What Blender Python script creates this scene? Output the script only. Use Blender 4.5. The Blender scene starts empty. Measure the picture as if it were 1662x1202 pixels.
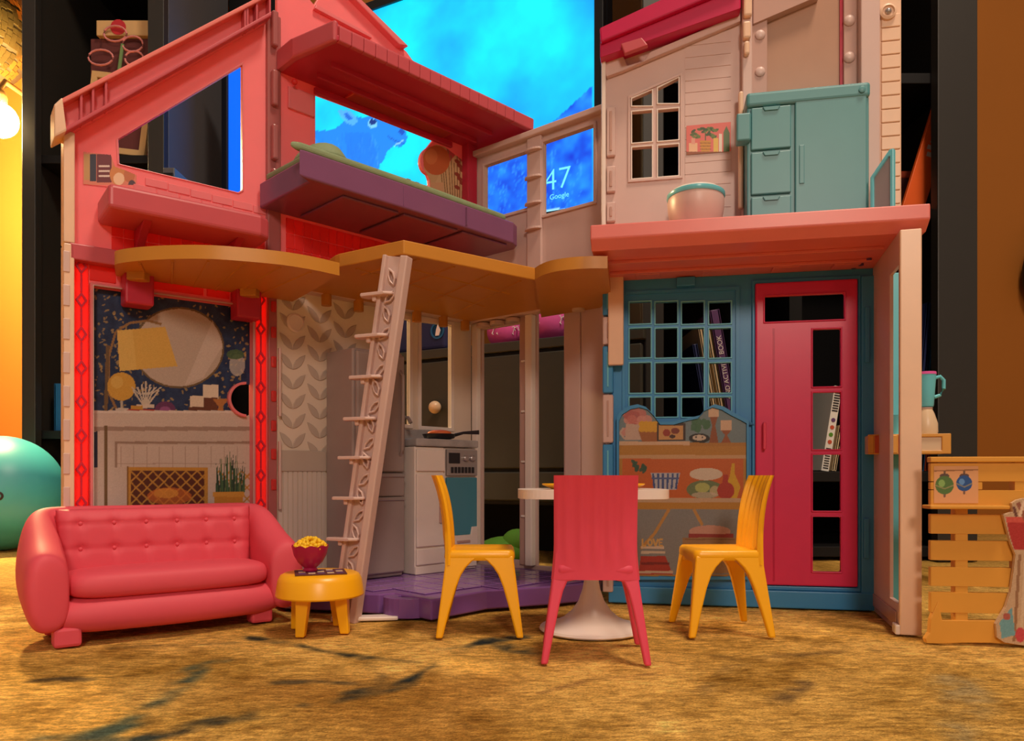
import bpy, bmesh, math, random
import numpy as np
from mathutils import Vector, Matrix
from mathutils.geometry import tessellate_polygon

random.seed(7)
rng = np.random.default_rng(7)
S = 0.01                       # the script is written in centimetres
F, CU, HV, CH = 1230.0, 831.0, 771.0, 13.0   # measured lens, horizon row and eye height of the photograph
C = bpy.context.scene.collection
scene = bpy.context.scene

# ------------------------------------------------------------------ camera, world, lights, exposure
cd = bpy.data.cameras.new('camera')
cam = bpy.data.objects.new('camera', cd)
C.objects.link(cam)
cam.location = (0, 0, CH * S)
cam.rotation_euler = (math.pi / 2, 0, 0)
cd.sensor_width = 36
cd.lens = 36 * F / 1662
cd.shift_y = (HV - 601) / 1662
cd.clip_start = 0.01
cd.clip_end = 50
scene.camera = cam

scene.view_settings.view_transform = 'Standard'
scene.view_settings.look = 'None'
scene.view_settings.exposure = 0.0
scene.view_settings.gamma = 1.0
scene.view_settings.use_curve_mapping = False

world = bpy.data.worlds.new('world')
scene.world = world
world.use_nodes = True
bg = world.node_tree.nodes['Background']
bg.inputs[0].default_value = (1.0, 0.78, 0.64, 1)
bg.inputs[1].default_value = 0.22

def lamp(name, kind, loc, energy, color, size, aim=None):
    ld = bpy.data.lights.new(name, kind)
    ld.energy = energy
    ld.color = color
    if kind == 'AREA':
        ld.shape = 'DISK'
        ld.size = size
    else:
        ld.shadow_soft_size = size
    o = bpy.data.objects.new(name, ld)
    C.objects.link(o)
    o.location = [c * S for c in loc]
    if aim:
        o.rotation_euler = (Vector(aim) - Vector(loc)).to_track_quat('-Z', 'Y').to_euler()
    return o

# the warm ceiling lamp of the room, above and behind the camera
lamp('ceiling_lamp', 'AREA', (60, 2, 235), 34, (1.0, 0.78, 0.58), 0.45, (10, 62, 0))
# the warm standing lamp of the room, to the right of the camera
lamp('standing_lamp', 'POINT', (18, -112, 95), 42, (1.0, 0.79, 0.63), 0.16)

# ------------------------------------------------------------------ colours and materials
def lin(c):
    c = c / 255.0
    return c / 12.92 if c <= 0.04045 else ((c + 0.055) / 1.055) ** 2.4
def rgb(t):
    return (lin(t[0]), lin(t[1]), lin(t[2]), 1)

def mat(name, col, rough=0.4, vary=0.06, scale=40, bump=0.0, bscale=300, trans=0.0, tcol=None, metal=0.0, emit=None, estr=0, spec=0.5):
    m = bpy.data.materials.new(name)
    m.use_nodes = True
    nt = m.node_tree
    b = nt.nodes['Principled BSDF']
    out = nt.nodes['Material Output']
    b.inputs['Roughness'].default_value = rough
    b.inputs['Metallic'].default_value = metal
    b.inputs['Specular IOR Level'].default_value = spec
    c = rgb(col)
    tc = nt.nodes.new('ShaderNodeTexCoord')
    nz = nt.nodes.new('ShaderNodeTexNoise')
    nz.inputs['Scale'].default_value = scale
    nz.inputs['Detail'].default_value = 4
    nt.links.new(tc.outputs['Object'], nz.inputs['Vector'])
    mx = nt.nodes.new('ShaderNodeMix')
    mx.data_type = 'RGBA'
    mx.inputs[6].default_value = tuple(x * (1 - vary) for x in c[:3]) + (1,)
    mx.inputs[7].default_value = tuple(min(1, x * (1 + vary)) for x in c[:3]) + (1,)
    nt.links.new(nz.outputs['Fac'], mx.inputs[0])
    nt.links.new(mx.outputs[2], b.inputs['Base Color'])
    if bump:
        n2 = nt.nodes.new('ShaderNodeTexNoise')
        n2.inputs['Scale'].default_value = bscale
        nt.links.new(tc.outputs['Object'], n2.inputs['Vector'])
        bp = nt.nodes.new('ShaderNodeBump')
        bp.inputs['Strength'].default_value = bump
        bp.inputs['Distance'].default_value = 0.001
        nt.links.new(n2.outputs['Fac'], bp.inputs['Height'])
        nt.links.new(bp.outputs['Normal'], b.inputs['Normal'])
    if emit:
        b.inputs['Emission Color'].default_value = rgb(emit)
        b.inputs['Emission Strength'].default_value = estr
    if trans:
        t = nt.nodes.new('ShaderNodeBsdfTranslucent')
        t.inputs['Color'].default_value = rgb(tcol or col)
        ms = nt.nodes.new('ShaderNodeMixShader')
        ms.inputs[0].default_value = trans
        nt.links.new(b.outputs[0], ms.inputs[1])
        nt.links.new(t.outputs[0], ms.inputs[2])
        nt.links.new(ms.outputs[0], out.inputs['Surface'])
    return m

def attr_mat(name, rough=0.45, estr=0.0):
    m = bpy.data.materials.new(name)
    m.use_nodes = True
    nt = m.node_tree
    b = nt.nodes['Principled BSDF']
    a = nt.nodes.new('ShaderNodeAttribute')
    a.attribute_name = 'print'
    b.inputs['Roughness'].default_value = rough
    if estr:
        b.inputs['Base Color'].default_value = (0.01, 0.01, 0.01, 1)
        nt.links.new(a.outputs['Color'], b.inputs['Emission Color'])
        b.inputs['Emission Strength'].default_value = estr
    else:
        nt.links.new(a.outputs['Color'], b.inputs['Base Color'])
    return m

M = {}
M['pink_wall'] = mat('pink translucent plastic', (244, 142, 148), 0.3, trans=0.24, tcol=(255, 110, 116))
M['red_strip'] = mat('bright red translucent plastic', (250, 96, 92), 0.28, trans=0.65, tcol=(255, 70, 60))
M['pink_dark'] = mat('deep pink plastic', (205, 48, 75), 0.35, trans=0.2, tcol=(255, 20, 50))
M['pink_roof'] = mat('pink roof plastic', (206, 88, 98), 0.38, trans=0.12, tcol=(255, 90, 110))
M['crimson'] = mat('crimson roof plastic', (196, 8, 76), 0.35)
M['coral'] = mat('coral plastic', (240, 132, 124), 0.35, trans=0.12, tcol=(255, 70, 80))
M['door_pink'] = mat('raspberry door plastic', (222, 46, 98), 0.32)
M['blush'] = mat('blush white plastic', (224, 194, 186), 0.38, trans=0.12, tcol=(255, 210, 190))
M['blush_dark'] = mat('smoky blush plastic', (196, 158, 146), 0.25)
M['beige'] = mat('beige plastic edge', (238, 200, 170), 0.35)
M['white'] = mat('white plastic', (240, 226, 216), 0.3)
M['white_wall'] = mat('white translucent wallpaper plastic', (226, 212, 200), 0.4, trans=0.14, tcol=(255, 235, 205))
M['leaf'] = mat('grey leaf relief plastic', (200, 184, 170), 0.42, trans=0.12, tcol=(220, 190, 160))
M['blue'] = mat('blue plastic wall', (58, 142, 200), 0.38)
M['blue_edge'] = mat('light blue plastic edge', (112, 196, 220), 0.3)
M['teal'] = mat('sea green plastic', (86, 150, 156), 0.4)
M['teal_bright'] = mat('bright aqua plastic', (110, 206, 220), 0.25)
M['hinge'] = mat('smoky pink hinge plastic', (176, 104, 104), 0.22, trans=0.15, tcol=(255, 90, 90))
M['glow_grey'] = mat('grey lightened for glow', (84, 86, 92), 0.4)  # black panels lightened so the television's blue glow shows stronger
M['deck'] = mat('ochre deck plastic', (208, 142, 50), 0.42, trans=0.12, tcol=(230, 130, 20))
M['pallet'] = mat('ochre pallet plastic', (222, 158, 62), 0.42)
M['orange'] = mat('orange yellow plastic', (255, 184, 20), 0.33, 0.02)
M['chair_pink'] = mat('rose pink plastic', (236, 74, 104), 0.45, 0.03)
M['sofa'] = mat('coral pink sofa plastic', (234, 86, 104), 0.6, 0.03, trans=0.12, tcol=(255, 30, 40))
M['purple'] = mat('purple plastic floor', (128, 84, 152), 0.22)
M['purple_tile'] = mat('glossy purple tile', (138, 98, 164), 0.14)
M['bed'] = mat('plum plastic bed', (128, 78, 116), 0.28)
M['blanket'] = mat('sage green blanket', (132, 150, 112), 0.7, 0.15, bump=0.4)
M['fridge'] = mat('grey plastic refrigerator', (158, 142, 138), 0.35)
M['steel'] = mat('brushed silver plastic', (176, 168, 166), 0.28, metal=0.5)
M['marble'] = mat('grey marbled counter', (170, 164, 162), 0.3, 0.45, 60)
M['dark'] = mat('charcoal plastic', (34, 30, 36), 0.35)
M['oven_glass'] = mat('teal tinted oven glass', (70, 140, 160), 0.15, 0.2, 8)
M['black'] = mat('black furniture lacquer', (22, 21, 22), 0.45, spec=0.3)
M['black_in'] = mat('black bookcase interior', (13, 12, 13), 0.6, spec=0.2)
M['post_black'] = mat('satin black bookcase post', (44, 41, 37), 0.45)
M['dresser'] = mat('dark olive drawer front', (60, 58, 48), 0.5)
M['bezel'] = mat('black television bezel', (14, 14, 18), 0.3)
M['magenta'] = mat('magenta plastic bowl', (178, 22, 78), 0.35)
M['popcorn'] = mat('yellow popcorn', (250, 200, 30), 0.6, 0.1, bump=0.4)
M['yellow'] = mat('yellow plastic', (250, 190, 40), 0.35)
M['wall'] = mat('ochre painted wall', (160, 94, 14), 0.8, 0.05, 6, bump=0.05)
M['ball'] = mat('teal rubber ball', (66, 172, 184), 0.4)
M['pink_ball'] = mat('pink fabric', (226, 92, 170), 0.8, bump=0.2)
M['navy'] = mat('navy fabric', (30, 36, 84), 0.7)
M['green'] = mat('lime green plush', (84, 140, 36), 0.8)
M['book_purple'] = mat('purple book cover', (96, 58, 110), 0.5)
M['book_navy'] = mat('navy book cover', (30, 44, 96), 0.5)
M['book_red'] = mat('red orange book cover', (196, 78, 44), 0.5)
M['book_white'] = mat('white book spine', (226, 222, 214), 0.5)
M['book_blue'] = mat('blue book cover', (30, 96, 150), 0.4)
M['pages'] = mat('cream page block', (214, 190, 150), 0.8)
M['orange_level'] = mat('orange painted ruler', (226, 92, 24), 0.45)
M['grey_print'] = mat('grey lettering ink', (190, 176, 170), 0.6)
M['gold_tile'] = mat('gold mirror tile', (190, 160, 90), 0.12, 0.3, 30, metal=0.9)
M['tile_core'] = mat('dark mosaic grout', (70, 60, 38), 0.6)
M['brass'] = mat('brass metal', (180, 140, 80), 0.3, metal=0.9)
M['bulb'] = mat('lit warm bulb', (255, 240, 200), 0.3, emit=(255, 216, 152), estr=2100)
M['ink'] = mat('white lettering ink', (240, 232, 230), 0.5)
M['screen_text'] = mat('lit pale cyan screen text', (10, 10, 10), 0.5, emit=(120, 240, 255), estr=1.1)
M['wire'] = mat('white cable', (220, 210, 190), 0.4)
M['wood_craft'] = mat('craft stick wood', (206, 170, 116), 0.7)
M['maroon'] = mat('maroon card box', (96, 44, 44), 0.7)
M['pipe_pink'] = mat('pink pipe cleaner', (220, 140, 140), 0.9)
M['pipe_green'] = mat('green pipe cleaner', (110, 140, 90), 0.9)
M['paper_red'] = mat('red paper dot', (190, 40, 50), 0.7)
M['fish'] = mat('orange toy food', (236, 112, 52), 0.5)
M['tan'] = mat('tan plastic', (224, 196, 160), 0.35)
M['clear'] = mat('frosted blush panel', (186, 146, 124), 0.22)
M['print'] = attr_mat('printed card', 0.42)
M['screen'] = attr_mat('television screen picture', 0.3, 1.25)

# ------------------------------------------------------------------ mesh helpers
class MB:
    def __init__(self):
        self.v, self.f, self.fm = [], [], []
    def add(self, vs, fs, T=None):
        n = len(self.v)
        for p in vs:
            p = Vector(p)
            self.v.append(T @ p if T else p)
        self.f += [tuple(i + n for i in f) for f in fs]
        return self
    def box(self, x0, x1, y0, y1, z0, z1, T=None):
        vs = [(x, y, z) for z in (z0, z1) for y in (y0, y1) for x in (x0, x1)]
        return self.add(vs, [(0, 2, 3, 1), (4, 5, 7, 6), (0, 1, 5, 4), (2, 6, 7, 3), (0, 4, 6, 2), (1, 3, 7, 5)], T)
    def prism(self, outer, holes=(), a=0, b=1, axis='y', T=None):
        loops = [list(outer)] + [list(h) for h in holes]
        flat = [p for l in loops for p in l]
        tris = tessellate_polygon([[Vector((p[0], p[1], 0)) for p in l] for l in loops])
        n = len(flat)
        def mk(p, k):
            if axis == 'y':
                return (p[0], k, p[1])
            if axis == 'x':
                return (k, p[0], p[1])
            return (p[0], p[1], k)
        vs = [mk(p, a) for p in flat] + [mk(p, b) for p in flat]
        fs = [tuple(t) for t in tris] + [tuple(i + n for i in reversed(t)) for t in tris]
        i0 = 0
        for l in loops:
            m = len(l)
            for i in range(m):
                j = (i + 1) % m
                fs.append((i0 + i, i0 + j, i0 + j + n, i0 + i + n))
            i0 += m
        return self.add(vs, fs, T)
    def loft(self, rings, cap=True, T=None):
        m = len(rings[0])
        vs = [p for r in rings for p in r]
        fs = []
        for k in range(len(rings) - 1):
            for i in range(m):
                j = (i + 1) % m
                fs.append((k * m + i, k * m + j, (k + 1) * m + j, (k + 1) * m + i))
        if cap:
            fs.append(tuple(range(m)))
            fs.append(tuple((len(rings) - 1) * m + i for i in range(m)))
        return self.add(vs, fs, T)
    def lathe(self, prof, n=32, c=(0, 0, 0), T=None):
        rings = [[(c[0] + r * math.cos(2 * math.pi * i / n), c[1] + r * math.sin(2 * math.pi * i / n), c[2] + z) for i in range(n)] for r, z in prof]
        return self.loft(rings, True, T)
    def ball(self, c, r, n=24, m=14, T=None):
        r = (r, r, r) if not hasattr(r, '__len__') else r
        rings = []
        for k in range(m + 1):
            a = math.pi * (k + 0.02) / (m + 0.04) - math.pi / 2
            rings.append([(c[0] + r[0] * math.cos(a) * math.cos(2 * math.pi * i / n), c[1] + r[1] * math.cos(a) * math.sin(2 * math.pi * i / n), c[2] + r[2] * math.sin(a)) for i in range(n)])
        return self.loft(rings, True, T)
    def tube(self, pts, r, n=8, T=None):
        pts = [Vector(p) for p in pts]
        rings = []
        for k, p in enumerate(pts):
            d = (pts[min(k + 1, len(pts) - 1)] - pts[max(k - 1, 0)]).normalized()
            up = Vector((0, 0, 1)) if abs(d.z) < 0.9 else Vector((1, 0, 0))
            a = d.cross(up).normalized()
            b = a.cross(d)
            rr = r[k] if hasattr(r, '__len__') else r
            rings.append([p + a * rr * math.cos(2 * math.pi * i / n) + b * rr * math.sin(2 * math.pi * i / n) for i in range(n)])
        return self.loft(rings, True, T)
    def mesh(self, name, m, smooth=None):
        me = bpy.data.meshes.new(name)
        me.from_pydata([tuple(p * S) for p in self.v], [], self.f)
        bm = bmesh.new()
        bm.from_mesh(me)
        bmesh.ops.recalc_face_normals(bm, faces=bm.faces)
        bm.to_mesh(me)
        bm.free()
        me.materials.append(m)
        if smooth is not None:
            me.shade_smooth()
            me.set_sharp_from_angle(angle=math.radians(smooth))
        return me
    def build(self, name, m, parent=None, mtx=None, smooth=None, bevel=0, seg=2, sub=0):
        return link(name, self.mesh(name, m, smooth), parent, mtx, bevel, seg, sub)

def link(name, me, parent=None, mtx=None, bevel=0, seg=2, sub=0):
    o = bpy.data.objects.new(name, me)
    C.objects.link(o)
    if parent:
        o.parent = parent
    if mtx is not None:
        o.matrix_local = mtx
    if bevel:
        b = o.modifiers.new('bevel', 'BEVEL')
        b.width = bevel * S
        b.segments = seg
        b.limit_method = 'ANGLE'
        b.angle_limit = math.radians(40)
        b.harden_normals = False
    if sub:
        s = o.modifiers.new('sub', 'SUBSURF')
        s.levels = sub
        s.render_levels = sub
        for p in me.polygons:
            p.use_smooth = True
    return o

def tag(o, label=None, cat=None, group=None, kind=None):
    if label: o['label'] = label
    if cat: o['category'] = cat
    if group: o['group'] = group
    if kind: o['kind'] = kind
    return o

def thing(name, label, cat, loc=(0, 0, 0), rz=0, group=None, mtx=None):
    o = bpy.data.objects.new(name, None)
    o.empty_display_size = 0.01
    C.objects.link(o)
    if mtx is not None:
        o.matrix_local = mtx
    else:
        o.location = [c * S for c in loc]
        o.rotation_euler = (0, 0, rz)
    return tag(o, label, cat, group)

def dup(root, loc=None, rz=None, label=None):
    r = root.copy()
    C.objects.link(r)
    if loc is not None: r.location = [c * S for c in loc]
    if rz is not None: r.rotation_euler = (0, 0, rz)
    if label: r['label'] = label
    for ch in list(root.children):
        c = ch.copy()
        C.objects.link(c)
        c.parent = r
        for g in ch.children:
            d = g.copy()
            C.objects.link(d)
            d.parent = c
    return r

def text(name, body, size, m, parent, mtx, depth=0.01, thin=0.0):
    cu = bpy.data.curves.new(name, 'FONT')
    cu.body = body
    cu.size = size * S
    cu.extrude = depth * S
    cu.offset = thin * S
    cu.align_x = 'CENTER'
    cu.align_y = 'CENTER'
    t = bpy.data.objects.new(name, cu)
    C.objects.link(t)
    dg = bpy.context.evaluated_depsgraph_get()
    me = bpy.data.meshes.new_from_object(t.evaluated_get(dg))
    bpy.data.objects.remove(t)
    bpy.data.curves.remove(cu)
    me.materials.clear()
    me.materials.append(m)
    return link(name, me, parent, mtx)

class Fr:
    """A standing wall plane: s runs along it to the right, d stands out of it towards the room, z is up."""
    def __init__(self, A, B):
        self.o = Vector((A[0], A[1]))
        v = Vector((B[0] - A[0], B[1] - A[1]))
        self.L = v.length
        self.x = v.normalized()
        self.n = Vector((self.x.y, -self.x.x))
        self.M = Matrix(((self.x.x, -self.n.x, 0, A[0] * S), (self.x.y, -self.n.y, 0, A[1] * S), (0, 0, 1, 0), (0, 0, 0, 1)))
    def at(self, s, d):
        p = self.o + self.x * s + self.n * d
        return (p.x, p.y)
    def m(self, s=0, d=0, z=0):
        p = self.at(s, d)
        M2 = self.M.copy()
        M2.translation = Vector((p[0] * S, p[1] * S, z * S))
        return M2

def pp(fr, u, v, d=0):
    """where the sight line of a photograph point meets the wall plane: (s, z)"""
    dx = Vector(((u - CU) / F, 1.0))
    t = (d + fr.o.dot(fr.n)) / dx.dot(fr.n)
    return ((dx * t - fr.o).dot(fr.x), CH + (HV - v) / F * t)
def pq(fr, pts, d=0):
    return [pp(fr, u, v, d) for u, v in pts]
def us(fr, u, d=0):
    return pp(fr, u, 600, d)[0]
def gp(u, v, z=0):
    """a photograph point on the level z: (x, y)"""
    Y = (CH - z) * F / (v - HV)
    return ((u - CU) * Y / F, Y)
def rect(s0, s1, z0, z1):
    return [(s0, z0), (s1, z0), (s1, z1), (s0, z1)]

class Art:
    """flat print on a wall plane: a fine grid with a colour at each vertex"""
    def __init__(self, fr, d, b, res, base):
        self.fr, self.d, self.b = fr, d, b
        s0, s1, z0, z1 = b
        self.nx, self.nz = int((s1 - s0) * res) + 2, int((z1 - z0) * res) + 2
        self.sx = np.linspace(s0, s1, self.nx)
        self.zx = np.linspace(z0, z1, self.nz)
        self.ss, self.zz = np.meshgrid(self.sx, self.zx)
        self.img = np.zeros((self.nz, self.nx, 3)) + np.array(base, float)
    def inside(self, q):
        q = np.array(q)
        ins = np.zeros(self.ss.shape, bool)
        j = len(q) - 1
        for i in range(len(q)):
            (xi, yi), (xj, yj) = q[i], q[j]
            if abs(yj - yi) > 1e-9:
                c = ((yi > self.zz) != (yj > self.zz)) & (self.ss < (xj - xi) * (self.zz - yi) / (yj - yi) + xi)
                ins ^= c
            j = i
        return ins
    def poly(self, pts, col, alpha=1.0, raw=False):
        k = self.inside(pts if raw else pq(self.fr, pts, self.d))
        self.img[k] = self.img[k] * (1 - alpha) + np.array(col, float) * alpha
        return self
    def ell(self, u, v, ru, rv, col, alpha=1.0, rot=0):
        c, s = math.cos(rot), math.sin(rot)
        return self.poly([(u + ru * math.cos(a) * c - rv * math.sin(a) * s, v + ru * math.cos(a) * s + rv * math.sin(a) * c) for a in [2 * math.pi * i / 36 for i in range(36)]], col, alpha)
    def line(self, pts, w, col, alpha=1.0):
        for (a, b), (c, d) in zip(pts[:-1], pts[1:]):
            L = math.hypot(c - a, d - b) or 1
            nx, ny = -(d - b) / L * w / 2, (c - a) / L * w / 2
            self.poly([(a + nx, b + ny), (c + nx, d + ny), (c - nx, d - ny), (a - nx, b - ny)], col, alpha)
        return self
    def bx(self, u0, v0, u1, v1, col, alpha=1.0):
        return self.poly([(u0, v0), (u1, v0), (u1, v1), (u0, v1)], col, alpha)
    def grain(self, amt):
        self.img += rng.normal(0, amt, (self.nz, self.nx, 1))
        return self
    def build(self, name, m, parent, mtx=None, keep=None):
        me = bpy.data.meshes.new(name)
        vs = np.stack([self.ss, np.full(self.ss.shape, -self.d), self.zz], -1).reshape(-1, 3) * S
        idx = np.arange(self.nx * self.nz).reshape(self.nz, self.nx)
        q = np.stack([idx[:-1, :-1], idx[:-1, 1:], idx[1:, 1:], idx[1:, :-1]], -1).reshape(-1, 4)
        if keep is not None:
            k = keep[:-1, :-1] & keep[:-1, 1:] & keep[1:, 1:] & keep[1:, :-1]
            q = q[k.reshape(-1)]
        me.from_pydata(vs.tolist(), [], q.tolist())
        at = me.color_attributes.new('print', 'FLOAT_COLOR', 'POINT')
        c = np.clip(self.img, 0, 255) / 255.0
        c = np.where(c <= 0.04045, c / 12.92, ((c + 0.055) / 1.055) ** 2.4).reshape(-1, 3)
        at.data.foreach_set('color', np.concatenate([c, np.ones((len(c), 1))], 1).astype(np.float32).ravel())
        me.materials.append(m)
        return link(name, me, parent, mtx)

def smooth_noise(nz, nx, cell, seed=0):
    r = np.random.default_rng(seed)
    gz, gx = int(nz / cell) + 3, int(nx / cell) + 3
    g = r.random((gz, gx))
    z = np.linspace(0, nz / cell, nz)
    x = np.linspace(0, nx / cell, nx)
    zi, xi = z.astype(int), x.astype(int)
    fz, fx = (z - zi)[:, None], (x - xi)[None]
    fz, fx = fz * fz * (3 - 2 * fz), fx * fx * (3 - 2 * fx)
    a, b = g[zi][:, xi], g[zi][:, xi + 1]
    c, d = g[zi + 1][:, xi], g[zi + 1][:, xi + 1]
    return (a * (1 - fx) + b * fx) * (1 - fz) + (c * (1 - fx) + d * fx) * fz
def fbm(nz, nx, cell, oct=4, seed=0):
    t, w, o = 0, 0, np.zeros((nz, nx))
    for k in range(oct):
        o += smooth_noise(nz, nx, max(2, cell / 2 ** k), seed + k) * 0.5 ** k
        w += 0.5 ** k
    return o / w
# ------------------------------------------------------------------ the room: carpeted floor and back wall
def axis(lo, a, b, hi, step, coarse):
    return np.concatenate([np.arange(lo, a, coarse), np.arange(a, b, step), np.arange(b, hi + coarse, coarse)])
sx = axis(-280, -62, 62, 280, 0.28, 6)
sy = axis(-60, 34, 92, 190, 0.28, 6)
XX, YY = np.meshgrid(sx, sy)
U = CU + F * XX / np.maximum(YY, 20)
V = HV + F * CH / np.maximum(YY, 20)
n1 = fbm(len(sy), len(sx), 26, 5, 11)
n2 = fbm(len(sy), len(sx), 9, 3, 31)
n4 = fbm(len(sy), len(sx), 5, 2, 71)
n3 = fbm(len(sy), len(sx), 60, 3, 51)
n6 = np.random.default_rng(5).random((len(sy), len(sx)))
n6 = (n6 + np.roll(n6, 1, 1) + np.roll(n6, -1, 1) + np.roll(n6, 2, 1)) / 4
n5 = fbm(len(sy), len(sx), 14, 4, 91)
col = np.array([222, 174, 88.0]) + (n1[..., None] - 0.5) * np.array([110, 100, 80.0])
col = col + (np.clip(n5 - 0.56, 0, 1) * -1.5)[..., None] * np.array([120, 110, 80.0])
col = col + (n4[..., None] - 0.5) * np.array([44, 40, 26.0]) + (n6[..., None] - 0.5) * np.array([95, 84, 50.0])
t = np.clip((n3 - 0.52) * 4, 0, 1)[..., None]
col = col * (1 - 0.45 * t) + np.array([168, 112, 48.0]) * 0.45 * t
def stroke(pts, w, c, alpha):
    global col
    P = [gp(u, v) for u, v in pts]
    d = np.full(XX.shape, 1e9)
    for (x0, y0), (x1, y1) in zip(P[:-1], P[1:]):
        L2 = (x1 - x0) ** 2 + (y1 - y0) ** 2 + 1e-9
        tt = np.clip(((XX - x0) * (x1 - x0) + (YY - y0) * (y1 - y0)) / L2, 0, 1)
        d = np.minimum(d, np.hypot(XX - x0 - tt * (x1 - x0), YY - y0 - tt * (y1 - y0)))
    k = np.clip(1.25 - (d + (n1 - 0.5) * w * 2.2) / w, 0, 1) * np.clip((n2 - 0.30) * 3.2, 0, 1) * np.clip((n4 - 0.16) * 2.6, 0.25, 1)
    k = (k * alpha)[..., None]
    col = col * (1 - k) + np.array(c, float) * k
ds = (36, 46, 50)
stroke([(352, 1068), (303, 1090), (287, 1112), (238, 1144), (206, 1171), (152, 1187)], 0.9, (58, 78, 72), 0.95)
stroke([(200, 1200), (303, 1177), (379, 1158), (471, 1150), (541, 1128), (650, 1106), (704, 1076), (758, 1047), (790, 1036), (845, 1030)], 0.75, ds, 0.95)
stroke([(400, 1031), (487, 1044), (541, 1057), (596, 1063), (677, 1071)], 0.7, (48, 50, 42), 0.95)
stroke([(590, 1066), (623, 1095), (606, 1109)], 0.55, (66, 66, 56), 0.8)
stroke([(450, 1103), (520, 1101), (585, 1106)], 0.45, (72, 66, 52), 0.8)
stroke([(184, 1047), (280, 1043), (379, 1040)], 0.6, (80, 66, 44), 0.7)
stroke([(60, 1101), (100, 1097), (140, 1099)], 0.5, (70, 60, 44), 0.8)
stroke([(0, 1196), (80, 1192), (230, 1199)], 0.7, (74, 86, 76), 0.7)
stroke([(720, 1050), (800, 1040), (860, 1056)], 0.9, ds, 0.75)
stroke([(1120, 1134), (1160, 1105), (1200, 1074)], 0.7, (126, 104, 70), 0.6)
stroke([(1262, 1134), (1308, 1104)], 0.7, (96, 76, 54), 0.75)
stroke([(880, 1120), (960, 1098), (1060, 1090)], 0.5, (112, 76, 48), 0.7)
stroke([(1550, 1098), (1580, 1145), (1575, 1190)], 1.3, (178, 160, 118), 0.7)
stroke([(1420, 1052), (1560, 1056), (1660, 1050)], 0.7, (98, 74, 44), 0.6)
stroke([(1050, 1052), (1200, 1066), (1380, 1052)], 0.6, (110, 84, 48), 0.6)
me = bpy.data.meshes.new('floor')
nx, ny = len(sx), len(sy)
idx = np.arange(nx * ny).reshape(ny, nx)
zz = -(0.10 + 0.10 * n2)
vs = np.stack([XX, YY, zz], -1).reshape(-1, 3) * S
q = np.stack([idx[:-1, :-1], idx[:-1, 1:], idx[1:, 1:], idx[1:, :-1]], -1).reshape(-1, 4)
me.from_pydata(vs.tolist(), [], q.tolist())
ca = me.color_attributes.new('print', 'FLOAT_COLOR', 'POINT')
c = np.clip(col, 0, 255) / 255
c = (((c + 0.055) / 1.055) ** 2.4).reshape(-1, 3)
ca.data.foreach_set('color', np.concatenate([c, np.ones((len(c), 1))], 1).astype(np.float32).ravel())
for p in me.polygons:
    p.use_smooth = True
cm = bpy.data.materials.new('woven gold and brown carpet')
cm.use_nodes = True
nt = cm.node_tree
pb = nt.nodes['Principled BSDF']
pb.inputs['Roughness'].default_value = 0.95
pb.inputs['Specular IOR Level'].default_value = 0.1
at_ = nt.nodes.new('ShaderNodeAttribute'); at_.attribute_name = 'print'
tc = nt.nodes.new('ShaderNodeTexCoord')
mp = nt.nodes.new('ShaderNodeMapping'); mp.inputs['Scale'].default_value = (150, 330, 200)
nt.links.new(tc.outputs['Object'], mp.inputs['Vector'])
nz = nt.nodes.new('ShaderNodeTexNoise'); nz.inputs['Scale'].default_value = 1.0; nz.inputs['Detail'].default_value = 5; nz.inputs['Roughness'].default_value = 0.65
nt.links.new(mp.outputs[0], nz.inputs['Vector'])
mr = nt.nodes.new('ShaderNodeMapRange'); mr.inputs[1].default_value = 0.3; mr.inputs[2].default_value = 0.7; mr.inputs[3].default_value = 0.5; mr.inputs[4].default_value = 1.42
nt.links.new(nz.outputs['Fac'], mr.inputs[0])
n2_ = nt.nodes.new('ShaderNodeTexNoise'); n2_.inputs['Scale'].default_value = 620; n2_.inputs['Detail'].default_value = 2
nt.links.new(tc.outputs['Object'], n2_.inputs['Vector'])
mr2 = nt.nodes.new('ShaderNodeMapRange'); mr2.inputs[1].default_value = 0.3; mr2.inputs[2].default_value = 0.7; mr2.inputs[3].default_value = 0.84; mr2.inputs[4].default_value = 1.36
nt.links.new(n2_.outputs['Fac'], mr2.inputs[0])
mm = nt.nodes.new('ShaderNodeMath'); mm.operation = 'MULTIPLY'
nt.links.new(mr.outputs[0], mm.inputs[0]); nt.links.new(mr2.outputs[0], mm.inputs[1])
mul = nt.nodes.new('ShaderNodeMix'); mul.data_type = 'RGBA'; mul.blend_type = 'MULTIPLY'; mul.inputs[0].default_value = 1
nt.links.new(at_.outputs['Color'], mul.inputs[6]); nt.links.new(mm.outputs[0], mul.inputs[7])
nt.links.new(mul.outputs[2], pb.inputs['Base Color'])
bp = nt.nodes.new('ShaderNodeBump'); bp.inputs['Strength'].default_value = 0.8; bp.inputs['Distance'].default_value = 0.003
nt.links.new(mm.outputs[0], bp.inputs['Height']); nt.links.new(bp.outputs[0], pb.inputs['Normal'])
me.materials.append(cm)
fl = link('floor', me)
tag(fl, 'woven gold and brown carpet with dark broken streaks', kind='structure')
wb = MB().box(-280, 280, 186, 192, -1, 240).build('wall_back', M['wall'])
tag(wb, 'ochre yellow painted wall behind the furniture', kind='structure')
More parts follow.
